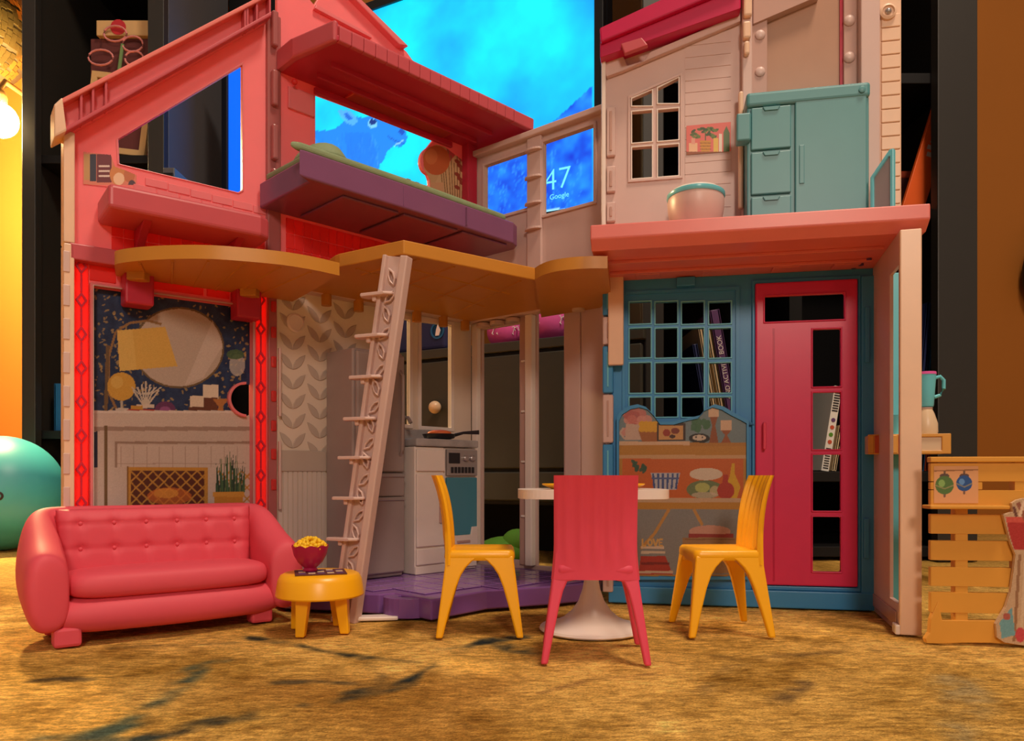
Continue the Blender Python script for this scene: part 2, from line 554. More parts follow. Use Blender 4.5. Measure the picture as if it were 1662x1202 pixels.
# ------------------------------------------------------------------ the toy house: wall planes measured from the photograph
FL = Fr((-39.1, 66.3), (-24.6, 77.4))      # left wing
FK = Fr((-24.1, 77.8), (-5.2, 96.5))       # kitchen
FB = Fr((-5.2, 96.5), (10.5, 83.6))        # back right frame
FR = Fr((9.8, 78.2), (34.9, 73.2))         # blue entrance front
FP = Fr(FR.at(25.55, 0.0), FR.at(24.62, 11.9))   # open side frame of the porch
H1 = 33.0
house = thing('toy_house', 'two storey folding plastic toy house with pink wing, kitchen and blue entrance front', 'toy house')

def part(name, mb, m, fr=None, **k):
    return mb.build(name, m, house, fr.M if fr else None, **k)

# ---- left wing, ground floor
s150, ztop = pp(FL, 150, 466)
s407 = us(FL, 407)
zt2 = ztop
lw = part('living_room_wall', MB().prism(rect(0.55, FL.L, 0, H1), [rect(s150, s407, 2.5, ztop), rect(us(FL, 120), us(FL, 142), 1, H1 - 1.5), rect(us(FL, 413), us(FL, 430), 1, H1 - 1.5)], 0.0, 0.6), M['pink_wall'], FL, bevel=0.06)
MB().box(-0.25, 0.55, -1.3, 0.6, 0, H1).build('edge_strip', M['beige'], lw, bevel=0.08)
for k in range(11):
    MB().box(-0.3, 0.2, -1.38, -1.28, 1.5 + k * 2.9, 3.3 + k * 2.9).build('edge_notch', M['blush'], lw, bevel=0.05)
fw = 0.28
MB().prism(rect(s150 - fw, s407 + fw, 2.2, ztop + fw), [rect(s150, s407, 2.5, ztop)], -0.75, 0.02).build('door_frame', M['pink_wall'], lw, bevel=0.08)
MB().prism(rect(s150 - 0.08, s407 + 0.08, 2.4, ztop + 0.08), [rect(s150, s407, 2.5, ztop)], -0.85, -0.7).build('frame_highlight', M['blush'], lw, bevel=0.03)  # pale rim painted in as the highlight along the frame edge
def lattice(ua, ub, z0, dz, n, par, up):
    sa, sb = us(FL, ua), us(FL, ub)
    MB().box(sa, sb, -0.25, 0.0, 0.5, H1 - 1).build('glowing_strip', M['red_strip'], par, bevel=0.08)
    cs, hw = (sa + sb) / 2, (sb - sa) * 0.40
    dia = MB().prism([(cs - hw, 0), (cs, 0.72), (cs + hw, 0), (cs, -0.72)], [[(cs - hw * .55, 0), (cs, 0.42), (cs + hw * .55, 0), (cs, -0.42)]], -0.42, -0.25)
    dm = dia.mesh('lattice_diamond', M['pink_dark'])
    bar = MB().box(cs - 0.07, cs + 0.07, -0.40, -0.25, 0.72, dz - 0.72).mesh('lattice_bar', M['pink_dark'])
    for k in range(n):
        link('lattice_diamond', dm, par, Matrix.Translation((0, 0, (z0 + k * dz) * S)))
        if k < n - 1:
            link('lattice_bar', bar, par, Matrix.Translation((0, 0, (z0 + k * dz) * S)))
lattice(119, 143, 1.6, 2.98, 11, lw, 0)
lattice(412, 431, 1.2, 2.95, 11, lw, 0)
hs = us(FL, 434)
MB().box(hs, FL.L + 0.5, -0.35, 0.5, 0.3, H1 - 0.5).build('hinge_strip', M['hinge'], lw, bevel=0.1)
hb = MB().box(hs + 0.25, hs + 0.75, -0.6, -0.3, 0, 1.1).mesh('hinge_knuckle', M['red_strip'])
for z in (4, 7.0, 11.5, 14.6, 17.5, 20.5, 24, 27, 29.6):
    link('hinge_knuckle', hb, lw, Matrix.Translation((0, 0, z * S)), bevel=0.12)
for z0 in (9.5, 19.0):
    MB().box(hs + 0.95, hs + 1.2, -0.75, -0.3, z0, z0 + 7).build('hinge_rod', M['blush'], lw, bevel=0.08)
for uu in (215, 390):
    s = us(FL, uu)
    MB().box(s - 1.0, s + 1.4, -2.2, 0.0, 28.3, 31.2).build('deck_bracket', M['pink_dark'], lw, bevel=0.2)
for (u0, u1) in ((145, 188), (245, 330), (335, 372)):
    MB().box(us(FL, u0), us(FL, u1), -0.12, 0.0, ztop + 0.6, H1 - 0.4).build('lintel_panel', M['red_strip'], lw, bevel=0.08)

# the fireplace picture card behind the opening
zb = 2.6
a = Art(FL, -0.35, (s150 - 0.1, s407 + 0.1, zb, ztop + 0.1), 15, (26, 48, 92))
r_ = np.random.default_rng(3)
fn = fbm(a.nz, a.nx, 9, 3, 77)
a.img += (fn[..., None] - 0.5) * 50
for _ in range(420):
    u, v = r_.uniform(150, 405), r_.uniform(470, 690)
    a.ell(u, v, r_.uniform(1, 4.5), r_.uniform(0.8, 2.2), (206, 168, 96), 0.75, r_.uniform(0, 3))
a.ell(290, 564, 74, 66, (120, 96, 60)).ell(290, 564, 71, 63, (206, 188, 172))
a.poly([(300, 625), (345, 520), (362, 560), (330, 612)], (228, 212, 200), 0.7)
a.line([(192, 670), (178, 640), (176, 580), (188, 538), (210, 524), (240, 520), (262, 526)], 4, (160, 120, 70))
a.line([(175, 560), (172, 660), (172, 830)], 6, (120, 92, 56))
a.poly([(190, 536), (268, 530), (288, 594), (194, 602)], (236, 190, 88)).poly([(190, 536), (215, 534), (222, 600), (194, 602)], (250, 214, 120), 0.5)
a.ell(197, 627, 23, 23, (228, 176, 66)).ell(190, 620, 10, 10, (244, 206, 110), 0.6).line([(197, 650), (197, 664)], 4, (200, 190, 170)).bx(188, 662, 208, 667, (220, 210, 196))
for k in range(7):
    a.line([(236, 662), (216 + k * 7, 618 + abs(k - 3) * 5)], 2.6, (220, 208, 190))
    a.line([(226 + k * 3, 640), (214 + k * 8, 628)], 2, (220, 208, 190))
a.bx(222, 656, 250, 662, (230, 216, 200)).bx(206, 664, 262, 672, (186, 60, 40)).bx(212, 658, 232, 664, (216, 160, 60))
a.ell(268, 664, 17, 13, (110, 50, 100)).ell(268, 666, 9, 7, (160, 90, 150)).bx(250, 668, 288, 676, (60, 40, 50))
a.bx(308, 642, 332, 664, (244, 226, 200)).bx(306, 660, 333, 678, (108, 60, 36)).bx(329, 624, 354, 648, (246, 230, 206)).bx(331, 645, 353, 676, (112, 60, 38))
a.poly([(345, 647), (371, 647), (361, 660), (368, 680), (348, 680), (355, 660)], (196, 130, 66))
a.ell(385, 592, 13, 18, (214, 206, 196), 0.8).ell(382, 575, 14, 8, (80, 112, 70), 0.9)
W_ = (224, 206, 192)
a.bx(140, 668, 412, 700, W_).bx(140, 666, 412, 670, (240, 226, 214)).bx(140, 692, 412, 699, (176, 150, 134))
a.bx(140, 700, 412, 900, (214, 196, 182)).bx(150, 700, 158, 900, (40, 50, 80))
a.bx(186, 716, 412, 720, (168, 140, 122)).bx(186, 716, 190, 900, (168, 140, 122)).bx(190, 722, 405, 900, (222, 204, 190))
for uu in range(196, 400, 21):
    a.line([(uu, 724), (uu, 900)], 1.2, (190, 166, 150))
for vv in (752, 786):
    a.line([(190, vv), (400, vv)], 1.2, (190, 166, 150))
a.bx(207, 758, 338, 900, (214, 156, 62)).bx(212, 764, 332, 900, (96, 40, 22))
for k in range(-4, 14):
    a.line([(212 + k * 18, 764), (212 + k * 18 + 66, 830)], 2.4, (206, 150, 62)); a.line([(212 + k * 18, 764), (212 + k * 18 - 66, 830)], 2.4, (206, 150, 62))
a.ell(275, 805, 36, 14, (240, 130, 50), 0.7).ell(270, 800, 20, 8, (252, 180, 70), 0.7).bx(140, 758, 207, 900, (216, 198, 184)).bx(338, 758, 352, 900, (222, 204, 190))
a.bx(206, 756, 209, 900, (150, 100, 40)).line([(172, 690), (172, 900)], 6, (120, 92, 56))
for k in range(22):
    b0 = 350 + k * 2.0
    a.poly([(b0, 804), (b0 + 5, 804), (352 + k * 2.1 + r_.uniform(-6, 8), 722 + abs(k - 10) * 3 + r_.uniform(0, 12))], [(46, 84, 62), (72, 112, 74), (34, 66, 52), (110, 130, 80)][k % 4])
a.bx(348, 798, 394, 900, (218, 148, 50)).bx(346, 798, 396, 806, (232, 166, 64))
cs, cz = pp(FL, 399, 648)
keep = ~(((a.ss - cs) ** 2 + (a.zz - cz) ** 2) < 1.55 ** 2)
a.img *= 0.9
a.grain(3)
a.build('printed_fireplace_card', M['print'], lw, keep=keep)
ring = [(cs + 1.75 * math.cos(t), cz + 1.75 * math.sin(t)) for t in [math.pi * (0.5 + k / 20) for k in range(21)]]
ring2 = [(cs + 1.5 * math.cos(t), cz + 1.5 * math.sin(t)) for t in [math.pi * (1.5 - k / 20) for k in range(21)]]
MB().prism(ring + ring2, (), -0.2, 0.4).build('finger_notch_rim', M['pink_wall'], lw, bevel=0.05)

# ---- left wing, upper floor
zl = pp(FL, 108, 215)[1]
zr = pp(FL, 440, 22)[1]
win = pq(FL, [(192, 226), (194, 266), (386, 312), (393, 308), (393, 106)])
uw = part('attic_wall', MB().prism([(0.1, H1 + 0.1), (FL.L, H1 + 0.1), (FL.L, zr), (0.1, zl)], [win], 0.0, 0.5), M['pink_wall'], FL, bevel=0.05)
cx = sum(p[0] for p in win) / 5; cz_ = sum(p[1] for p in win) / 5
wo = [(cx + (p[0] - cx) * 1.03, cz_ + (p[1] - cz_) * 1.04) for p in win]
MB().prism(wo, [win], -0.1, 0.3).build('window_frame', M['pink_wall'], uw, bevel=0.06)
# roof fascia: a sloping channel with a rail above and below, ribs and an end cap
b0, b1 = pp(FL, 105, 215, 2), pp(FL, 441, 25, 2)
t0, t1 = pp(FL, 100, 160, 2), pp(FL, 441, -16, 2)
MB().prism([b0, b1, t1, t0], (), -0.9, 0.6).build('fascia_channel', M['pink_wall'], uw, bevel=0.05)
MB().prism([b0, b1, (b1[0], b1[1] + 0.45), (b0[0], b0[1] + 0.45)], (), -2.0, -0.9).build('fascia_rail', M['pink_roof'], uw, bevel=0.1)
MB().prism([(t0[0], t0[1] - 0.5), (t1[0], t1[1] - 0.5), t1, t0], (), -2.1, 0.6).build('fascia_rail', M['coral'], uw, bevel=0.1)
for uu in (131, 150, 171, 396, 400, 415, 436):
    s = us(FL, uu, 1.5)
    f = (s - b0[0]) / (b1[0] - b0[0])
    za, zc = b0[1] + f * (b1[1] - b0[1]), t0[1] + f * (t1[1] - t0[1])
    MB().box(s - 0.1, s + 0.1, -1.9, -0.8, za, zc).build('fascia_rib', M['pink_roof'], uw, bevel=0.04)
cap = pq(FL, [(88, 170), (101, 158), (108, 214), (88, 224)], 2)
MB().prism(cap, (), -2.2, 0.7).build('fascia_end_cap', M['beige'], uw, bevel=0.15)
MB().box(-0.25, 0.6, -1.2, 0.6, H1 + 0.1, zl - 0.3).build('edge_strip', M['beige'], uw, bevel=0.1)
MB().box(0.2, pp(FL, 186, 400)[0] + 1.0, -1.3, 0, H1 - 1.3, H1 + 0.1).build('storey_ledge', M['pink_roof'], uw, bevel=0.1)
# red tiles under the bench
tz = [33.2, 34.6, 36.0, 37.4]
tile = MB().box(0.04, 0.98, -0.14, 0, 0.04, 1.36).mesh('wall_tile', M['red_strip'])
for i in range(14):
    for z in tz:
        link('wall_tile', tile, uw, Matrix.Translation(((3.6 + i) * S, 0, z * S)), bevel=0.04, seg=1)
tile2 = MB().box(0.04, 1.96, -0.1, 0, 0.04, 0.76).mesh('wall_tile', M['pink_wall'])
for i in range(6):
    for j in range(2):
        link('wall_tile', tile2, uw, Matrix.Translation(((5.4 + 2 * i + (j % 2)) * S, 0, (39.0 + 0.8 * j - 0.08 * i) * S)), bevel=0.03, seg=1)
# the bench shelf
bs0, bs1 = pp(FL, 176, 400, 5.6)[0], pp(FL, 437, 400, 5.6)[0]
zbn = pp(FL, 176, 336, 5.6)[1]
bench = part('bench_shelf', MB().prism([(bs0, -0.1), (bs0, -5.6), (bs1 - 0.8, -5.6), (bs1 + 0.3, -4.8), (bs1 + 0.3, -0.1)], (), zbn, zbn + 2.1, 'z'), M['pink_roof'], FL, bevel=0.35, seg=3)
for s in (bs0 + 3.0, bs1 - 2.5):
    MB().prism([(-0.1, zbn - 2.2), (-0.1, zbn), (-4.2, zbn), (-1.0, zbn - 1.6)], (), s, s + 0.7, 'x').build('bench_bracket', M['pink_dark'], bench, bevel=0.1)
# book shelf picture on the attic wall
q0, q1 = pp(FL, 135, 308), pp(FL, 222, 245)
a = Art(FL, 0.06, (q0[0], q1[0], q0[1] - 0.5, q1[1] + 0.3), 26, (214, 130, 108))
a.bx(136, 250, 147, 292, (190, 150, 100)).bx(146, 250, 156, 294, (62, 64, 78)).bx(157, 250, 181, 296, (112, 58, 66)).bx(160, 268, 178, 271, (220, 200, 190)).bx(160, 276, 178, 279, (220, 200, 190)).bx(160, 284, 178, 287, (220, 200, 190))
a.ell(192, 283, 14, 17, (206, 136, 84)).ell(193, 290, 9, 10, (234, 196, 160)).ell(210, 284, 9, 12, (190, 116, 80)).ell(214, 300, 6, 8, (90, 70, 80)).bx(130, 300, 230, 312, (236, 120, 116))
a.build('printed_shelf_sticker', M['print'], uw, keep=a.inside(pq(FL, [(135, 246), (180, 251), (187, 270), (204, 276), (222, 284), (221, 308), (135, 299)], 0.06)))

# ---- kitchen, ground floor wall
holeA = pq(FK, [(614, 513), (664, 519), (664, 689), (614, 684)])
holeB = pq(FK, [(683, 522), (731, 528), (731, 694), (683, 691)])
zt = H1
kw = part('kitchen_wall', MB().prism(rect(0, FK.L, 0, H1), [holeA, holeB], 0, 0.5), M['white_wall'], FK, bevel=0.04)
for h in (holeA, holeB):
    o = rect(min(p[0] for p in h) - 0.45, max(p[0] for p in h) + 0.45, min(p[1] for p in h) - 0.45, max(p[1] for p in h) + 0.45)
    MB().prism(o, [h], -0.2, 0.3).build('window_frame', M['white'], kw, bevel=0.06)
MB().box(-0.3, FK.L, -1.4, 0, H1 - 0.9, H1).build('picture_rail', M['blush'], kw, bevel=0.12)
leafm = MB()
pts = [(0, 0), (0.28, 0.45), (0.40, 1.0), (0.30, 1.6), (0, 2.25), (-0.30, 1.6), (-0.40, 1.0), (-0.28, 0.45)]
leafm.prism(pts, (), -0.12, 0)
leafme = leafm.mesh('leaf_relief', M['leaf'])
for i in range(3):
    for j in range(8):
        s, z = 1.7 + i * 3.15, 15.8 + j * 2.05 - 0.9 * (i % 2)
        for a_ in (-0.72, 0.72):
            T = Matrix.Translation((s * S, 0, z * S)) @ Matrix.Rotation(-a_, 4, 'Y')
            if a_ > 0:
                T = T @ Matrix.Scale(-1, 4, (1, 0, 0))
            link('leaf_relief', leafme, kw, T, bevel=0.05, seg=1)
cs, cz = pp(FK, 478, 524)
MB().lathe([(1.0, 0), (1.0, 0.25), (0.8, 0.35), (0.78, 0.25)], 28, T=Matrix.Translation((cs, -0.0, cz)) @ Matrix.Rotation(math.pi / 2, 4, 'X')).build('round_wall_boss', M['white'], kw, smooth=40)
bd = MB().prism([(0.02, 0), (0.08, -0.16), (0.48, -0.16), (0.54, 0)], (), 2.0, 15.4, 'z').mesh('wainscot_board', M['white_wall'])
for i in range(10):
    link('wainscot_board', bd, kw, Matrix.Translation((i * 0.56 * S, 0, 0)))
MB().box(0, 5.6, -0.3, 0, 13.4, 15.6).build('dado_rail', M['leaf'], kw, bevel=0.08)

# ---- kitchen, upper floor wall with the bed and the eave
zw0 = pp(FK, 512, 262)[1]
lamp_arc = [(704 - 20 * math.cos(t), 261 - 24 * math.sin(t)) for t in [-1.15 + 2.3 * k / 10 for k in range(11)]]
win = pq(FK, [(512, 152), (706, 224)]) + pq(FK, list(reversed([(p[0] - 2, p[1]) for p in lamp_arc]))) + pq(FK, [(697, 292), (698, 316), (512, 262)])
gable = [(0, H1 + 0.1), (FK.L, H1 + 0.1), (FK.L, 55.5), pp(FK, 660, 84), pp(FK, 572, 2), pp(FK, 545, -20), pp(FK, 525, -16), pp(FK, 510, 8), pp(FK, 492, -14), (0, pp(FK, 450, -40)[1])]
kb = part('bedroom_wall', MB().prism(gable, [win], 0, 0.5), M['pink_wall'], FK, bevel=0.05)
# raised gable boards
ga, gb_ = pp(FK, 656, 80), pp(FK, 552, -22)
MB().prism([ga, gb_, (gb_[0] - 0.9, gb_[1] - 0.2), (ga[0] - 1.3, ga[1] - 0.3)], (), -0.9, 0.3).build('gable_board', M['pink_wall'], kb, bevel=0.1)
ga, gb_ = pp(FK, 510, 10), pp(FK, 600, 60)
MB().prism([ga, gb_, (gb_[0], gb_[1] - 0.35), (ga[0] - 0.2, ga[1] - 0.5)], (), -0.5, 0).build('gable_rib', M['pink_wall'], kb, bevel=0.05)
t3 = MB().box(0.04, 0.98, -0.14, 0, 0.04, 1.56).mesh('wall_tile', M['red_strip'])
for i in range(22):
    for j in range(4):
        link('wall_tile', t3, kb, Matrix.Translation(((0.9 + i) * S, 0, (33.3 + 1.6 * j) * S)), bevel=0.04, seg=1)
sp = us(FK, 757)
MB().box(sp - 0.8, sp + 0.8, -1.2, 0, 39, 55).build('corner_post', M['pink_dark'], kb, bevel=0.15)
MB().box(us(FK, 466), us(FK, 508), -0.35, 0, pp(FK, 466, 176)[1], pp(FK, 466, 140)[1]).build('wall_block', M['pink_wall'], kb, bevel=0.1)
MB().ball((us(FK, 471), -0.9, pp(FK, 471, 138)[1]), 0.32, 12, 8).build('wall_stud', M['red_strip'], kb, smooth=60)
MB().box(-1.2, 0.3, -0.3, 0.6, H1 + 0.1, 60).build('hinge_strip', M['hinge'], kb, bevel=0.15)
for zc in (40.5, 45, 50.5, 56.5):
    MB().box(-0.9, -0.25, -0.9, 0.2, zc, zc + 3.6).build('hinge_knuckle', M['hinge'], kb, bevel=0.2)
# lamp picture beside the window
q0, q1 = pp(FK, 684, 335), pp(FK, 754, 222)
a = Art(FK, 0.05, (q0[0], q1[0], q0[1] - 0.4, q1[1] + 0.4), 24, (214, 172, 124))
a.bx(725, 215, 760, 262, (206, 80, 84)).poly([(700, 310), (712, 284), (740, 250), (752, 270), (752, 350), (690, 350)], (222, 182, 134))
for k in range(9):
    a.line([(722 + k * 3.4, 340), (712 + k * 5, 240 + (k % 3) * 12)], 1.5, (150, 110, 70))
for k in range(7):
    a.ell(742 + (k % 3) * 4, 262 + k * 7, 5, 3, (150, 60, 46), 0.9, 0.6)
a.ell(708, 260, 22, 24, (206, 104, 58)).ell(700, 254, 10, 13, (222, 130, 78), 0.7).bx(680, 296, 720, 345, (224, 170, 126))
kp = a.inside(pq(FK, [(686, 250), (694, 240), (708, 234), (722, 238), (754, 262), (754, 345), (698, 345), (698, 292), (688, 274)], 0.05))
a.build('printed_lamp_sticker', M['print'], kb, keep=kp)
st = MB()
for k in range(7):
    s = us(FK, 648 + k * 7, 0.4)
    z = pp(FK, 648 + k * 7, 296 + k * 2.6, 0.4)[1]
    MB().box(s, s + 0.55, -1.1, -0.3, z - 0.8, z + 0.3 + 0.2 * (k % 2)).build('window_box_book', M['pink_dark'], kb, bevel=0.05)

bed = house
zb_ = 39.9
bd0 = us(FK, 488, 10.4)
beds = [(-2.0, -0.1), (-1.9, -9.6), (bd0 - 0.2, -10.4), (10, -10.3), (24.4, -9.8), (25.6, -9.2), (26.2, -8.2), (25.6, -0.1)]
bed = part('fold_down_bed', MB().prism(beds, (), zb_, zb_ + 2.5, 'z'), M['bed'], FK, bevel=0.3, seg=3)
for s in (8.3, 16.8):
    MB().box(s, s + 0.1, -10.36, -10.0, zb_ + 0.25, zb_ + 2.2).build('bed_seam', M['bed'], bed)
for s0, s1 in ((2, 8.6), (9.2, 16.5), (17.1, 24)):
    MB().box(s0, s1, -9.2, -1, zb_ - 0.25, zb_).build('under_panel', M['bed'], bed, bevel=0.1)
bl = [(-1.9, -1.2), (-1.6, -9.15), (bd0 - 0.9, -9.95), (bd0 + 0.1, -10.3), (11, -10.2), (23.4, -9.65), (24.2, -8), (24.0, -1.0)]
blk = MB().prism(bl, (), zb_ + 2.45, zb_ + 3.2, 'z').build('blanket', M['blanket'], bed, bevel=0.28, seg=3)
MB().loft([[(x, y, zb_ + 3.0 + zz_) for x, y in ((-1.6 + i_, -10.1 + i_), (3.8 - i_, -10.1 + i_), (3.8 - i_, -3 - i_), (-1.6 + i_, -3 - i_))] for zz_, i_ in ((0, 0), (0.6, 0.1), (1.7, 0.9), (2.0, 1.9))]).build('pillow', M['blanket'], bed, sub=2)

# the overhanging eave
ev0, ev1 = pp(FK, 549, 60, 9.3)[0], 28.3
zE = 54.4
eave = part('eave', MB().prism([(-0.2, 0.0), (-0.2, -3.5), (ev0 - 0.4, -8.7), (ev0, -9.2), (ev1, -9.2), (ev1, 0.0)], (), zE + 0.05, zE + 0.6, 'z'), M['pink_dark'], FK, bevel=0.1)
MB().prism([(-0.25, -0.2), (-0.25, -3.6), (ev0 - 0.35, -9.15), (ev0 + 0.2, -9.1), (ev0 + 0.2, -8.6), (0.5, -3.2), (0.5, -0.2)], (), zE - 0.02, zE + 2.0, 'z').build('eave_end', M['pink_roof'], eave, bevel=0.25, seg=3)
n = 17
w = (ev1 - ev0 - 3.4) / n
et = MB().prism([(-8.8, 0), (-9.35, 0.0), (-9.4, 1.35), (-8.4, 2.0)], (), 0.03, w - 0.03, 'x').mesh('eave_tile', M['pink_roof'])
for k in range(n):
    link('eave_tile', et, eave, Matrix.Translation(((ev0 + 0.1 + k * w) * S, 0, zE * S)), bevel=0.1, seg=2)
MB().prism([(-8.6, 0), (-9.35, 0.0), (-9.4, 1.35), (-8.4, 2.0)], (), ev1 - 3.25, ev1, 'x').build('eave_corner', M['pink_roof'], eave, mtx=Matrix.Translation((0, 0, zE * S)), bevel=0.1)
MB().box(1.2, 26, -8.6, -0.2, zE + 0.6, zE + 2.0).build('eave_deck', M['pink_roof'], eave, bevel=0.1)
for d in (2.6, 5.4):
    MB().box(3.0, 25, -d - 0.25, -d, zE - 0.5, zE + 0.1).build('eave_rib', M['pink_dark'], eave, bevel=0.08)
MB().box(us(FK, 560, 0.5), us(FK, 720, 0.5), -2.4, -0.4, zE - 0.25, zE + 0.05).build('painted_soffit_glow', M['red_strip'], eave, bevel=0.2)  # red box stands in for television light reddening the underside
MB().box(us(FK, 512, 0.5), us(FK, 735, 0.5), -0.5, -0.05, pp(FK, 512, 152)[1] - 0.2, pp(FK, 512, 152)[1] + 0.5).build('window_head', M['pink_dark'], eave, bevel=0.1)

# ---- back right frame, both floors
def px_rect(fr, u0, u1, v0, v1):
    (sa, za), (sb, zb2) = pp(fr, u0, v0), pp(fr, u1, v1)
    return rect(sa, sb, zb2, za)
h1 = rect(us(FB, 782), us(FB, 843), pp(FB, 782, 903)[1], pp(FB, 843, 525)[1])
h2 = rect(us(FB, 871), us(FB, 915), 2.3, pp(FB, 871, 505)[1])
br = part('patio_frame', MB().prism(rect(0.3, FB.L, 0.2, H1), [h1, h2], 0, 0.5), M['blush'], FB, bevel=0.06)
MB().box(us(FB, 846), us(FB, 858), -0.3, 0, 2.3, H1 - 1).build('post_face', M['blush_dark'], br, bevel=0.06)
MB().box(us(FB, 859), us(FB, 870), -0.9, 0, 2.3, H1 - 1).build('post_edge', M['white'], br, bevel=0.12)
for z in (8, 14.5, 20.5, 26.5):
    s = us(FB, 853)
    MB().box(s - 0.3, s + 0.3, -0.55, -0.3, z, z + 0.25).build('post_peg', M['white'], br, bevel=0.06)
MB().box(us(FB, 772), us(FB, 781), -0.8, 0, 2.3, H1 - 1).build('post_edge', M['white'], br, bevel=0.15)
MB().box(us(FB, 918), us(FB, 943), -0.22, 0, 2.2, H1 - 1.2).build('wall_face', M['blush'], br, bevel=0.08)
MB().box(us(FB, 946), us(FB, 982), -0.35, 0, 0.2, H1 - 1.2).build('wall_face', M['blush'], br, bevel=0.1)
MB().box(0.2, us(FB, 920), -1.5, 0, H1 - 1.0, H1 - 0.2).build('header_rail', M['blush'], br, bevel=0.2)
for uu in (790, 812, 838):
    MB().lathe([(0.9, 0), (0.9, 0.5)], 20, (us(FB, uu), -0.6, H1 - 1.6)).build('header_scallop', M['blush'], br, smooth=40, bevel=0.08)

zA, zB_ = pp(FB, 770, 247)[1], pp(FB, 980, 178)[1]
zTop = (zA + zB_) / 2
g1 = rect(us(FB, 788), us(FB, 858), pp(FB, 790, 357)[1], pp(FB, 788, 270)[1])
g2 = rect(us(FB, 883), us(FB, 965), pp(FB, 965, 327)[1], pp(FB, 883, 232)[1])
ub = part('terrace_window_frame', MB().prism(rect(0.2, FB.L, H1 + 0.1, zTop), [g1, g2], 0, 0.5), M['blush'], FB, bevel=0.06)
MB().box(0.2, FB.L + 0.3, -0.9, 0.2, zTop - 0.7, zTop).build('top_rail', M['blush'], ub, bevel=0.12)
su = us(FB, 870)
MB().box(su - 1.05, su + 1.05, -0.45, 0, H1 + 0.1, zTop - 0.7).build('climbing_post', M['blush'], ub, bevel=0.08)
for vv in (247, 291, 333, 374):
    z = pp(FB, 868, vv)[1]
    MB().prism([(su - 1.2, -0.45)] + [(su + 1.25 * math.cos(t), -0.45 - 0.75 * math.sin(t)) for t in [math.pi * (1 - k / 10) for k in range(11)]], (), z - 0.12, z + 0.12, 'z').build('climbing_rung', M['blush'], ub, bevel=0.05)
for g in (g1, g2):
    MB().prism([(g[0][0] - 0.35, g[0][1] - 0.35), (g[1][0] + 0.35, g[1][1] - 0.35), (g[2][0] + 0.35, g[2][1] + 0.35), (g[3][0] - 0.35, g[3][1] + 0.35)], [g], -0.3, 0).build('pane_frame', M['blush'], ub, bevel=0.06)

# ---- blue entrance front
S_ = lambda u: us(FR, u)
holes = []
cols = [(1022, 1056), (1064, 1099), (1107, 1142), (1151, 1186)]
rows = [(490, 525), (533, 580), (589, 637), (645, 676)]
for cu0, cu1 in cols:
    for rv0, rv1 in rows:
        um = (cu0 + cu1) / 2
        holes.append(rect(S_(cu0), S_(cu1), pp(FR, um, rv1)[1], pp(FR, um, rv0)[1]))
dz1 = pp(FR, 1225, 462)[1]
dz0 = pp(FR, 1225, 947)[1]
door_hole = rect(S_(1228), S_(1388), dz0 + 0.2, dz1 - 0.3)
bf = part('entrance_wall', MB().prism(rect(0.4, 25.6, 0, H1), holes + [door_hole], 0, 0.5), M['blue'], FR, bevel=0.04)
for i, h in enumerate(holes):
    o = rect(h[0][0] - 0.14, h[1][0] + 0.14, h[0][1] - 0.14, h[2][1] + 0.14)
    MB().prism(o, [h], -0.14, 0.1).build('pane_frame', M['blue_edge'], bf, bevel=0.05)
wo = rect(S_(1010), S_(1200), pp(FR, 1010, 700)[1], pp(FR, 1010, 474)[1])
wi = rect(S_(1015), S_(1194), pp(FR, 1015, 700)[1], pp(FR, 1010, 479)[1])
MB().prism(wo, [wi], -0.2, 0).build('window_surround', M['blue'], bf, bevel=0.06)
MB().prism(rect(S_(1220), S_(1396), dz0 - 0.5, dz1 + 0.4), [rect(S_(1225), S_(1391), dz0 - 0.1, dz1)], -0.35, 0).build('door_surround', M['blue'], bf, bevel=0.08)
MB().box(S_(1396), 25.6, -0.5, 0, 0.2, H1 - 0.8).build('side_pilaster', M['blue'], bf, bevel=0.1)
MB().box(S_(1401), S_(1409), -0.75, -0.4, pp(FR, 1400, 590)[1], pp(FR, 1400, 500)[1]).build('door_catch', M['blue'], bf, bevel=0.1)
MB().box(S_(1399), S_(1408), -0.75, -0.4, pp(FR, 1400, 905)[1], pp(FR, 1400, 840)[1]).build('door_catch', M['blue'], bf, bevel=0.1)
MB().box(0.2, 25.6, -0.7, 0, 0, 1.7).build('plinth', M['blue'], bf, bevel=0.12)
MB().box(S_(1098), S_(1128), -0.7, 0, H1 - 1.0, H1 - 0.1).build('top_clip', M['blue'], bf, bevel=0.08)
MB().box(26.7, 29.6, 0.1, 0.6, 0, H1 - 0.5).build('side_flap', M['teal_bright'], bf, bevel=0.1)
# knuckles and strips of the corner hinge
for v0, v1, nm, mm in ((450, 515, 'hinge_knuckle', 'blue'), (515, 562, 'hinge_knuckle', 'blush'), (562, 640, 'hinge_knuckle', 'blue'), (640, 720, 'hinge_knuckle', 'blush'), (720, 830, 'hinge_knuckle', 'blue'), (830, 960, 'hinge_knuckle', 'blush')):
    z0, z1 = pp(FR, 990, v1)[1], pp(FR, 990, v0)[1]
    MB().box(S_(979), S_(996), -0.9, 0.3, z0 + 0.08, z1 - 0.08).build(nm, M[mm], bf, bevel=0.15)
    MB().box(S_(986), S_(989), -1.0, -0.8, z0 + 0.7, z1 - 0.7).build('hinge_slot', M['blue_edge'] if mm == 'blue' else M['blush_dark'], bf, bevel=0.04)
MB().box(us(FR, 987, 1.4), us(FR, 1012, 1.4), -1.5, -0.8, pp(FR, 1000, 592, 1.4)[1], pp(FR, 1000, 432, 1.4)[1]).build('corner_cover', M['beige'], bf, bevel=0.12)

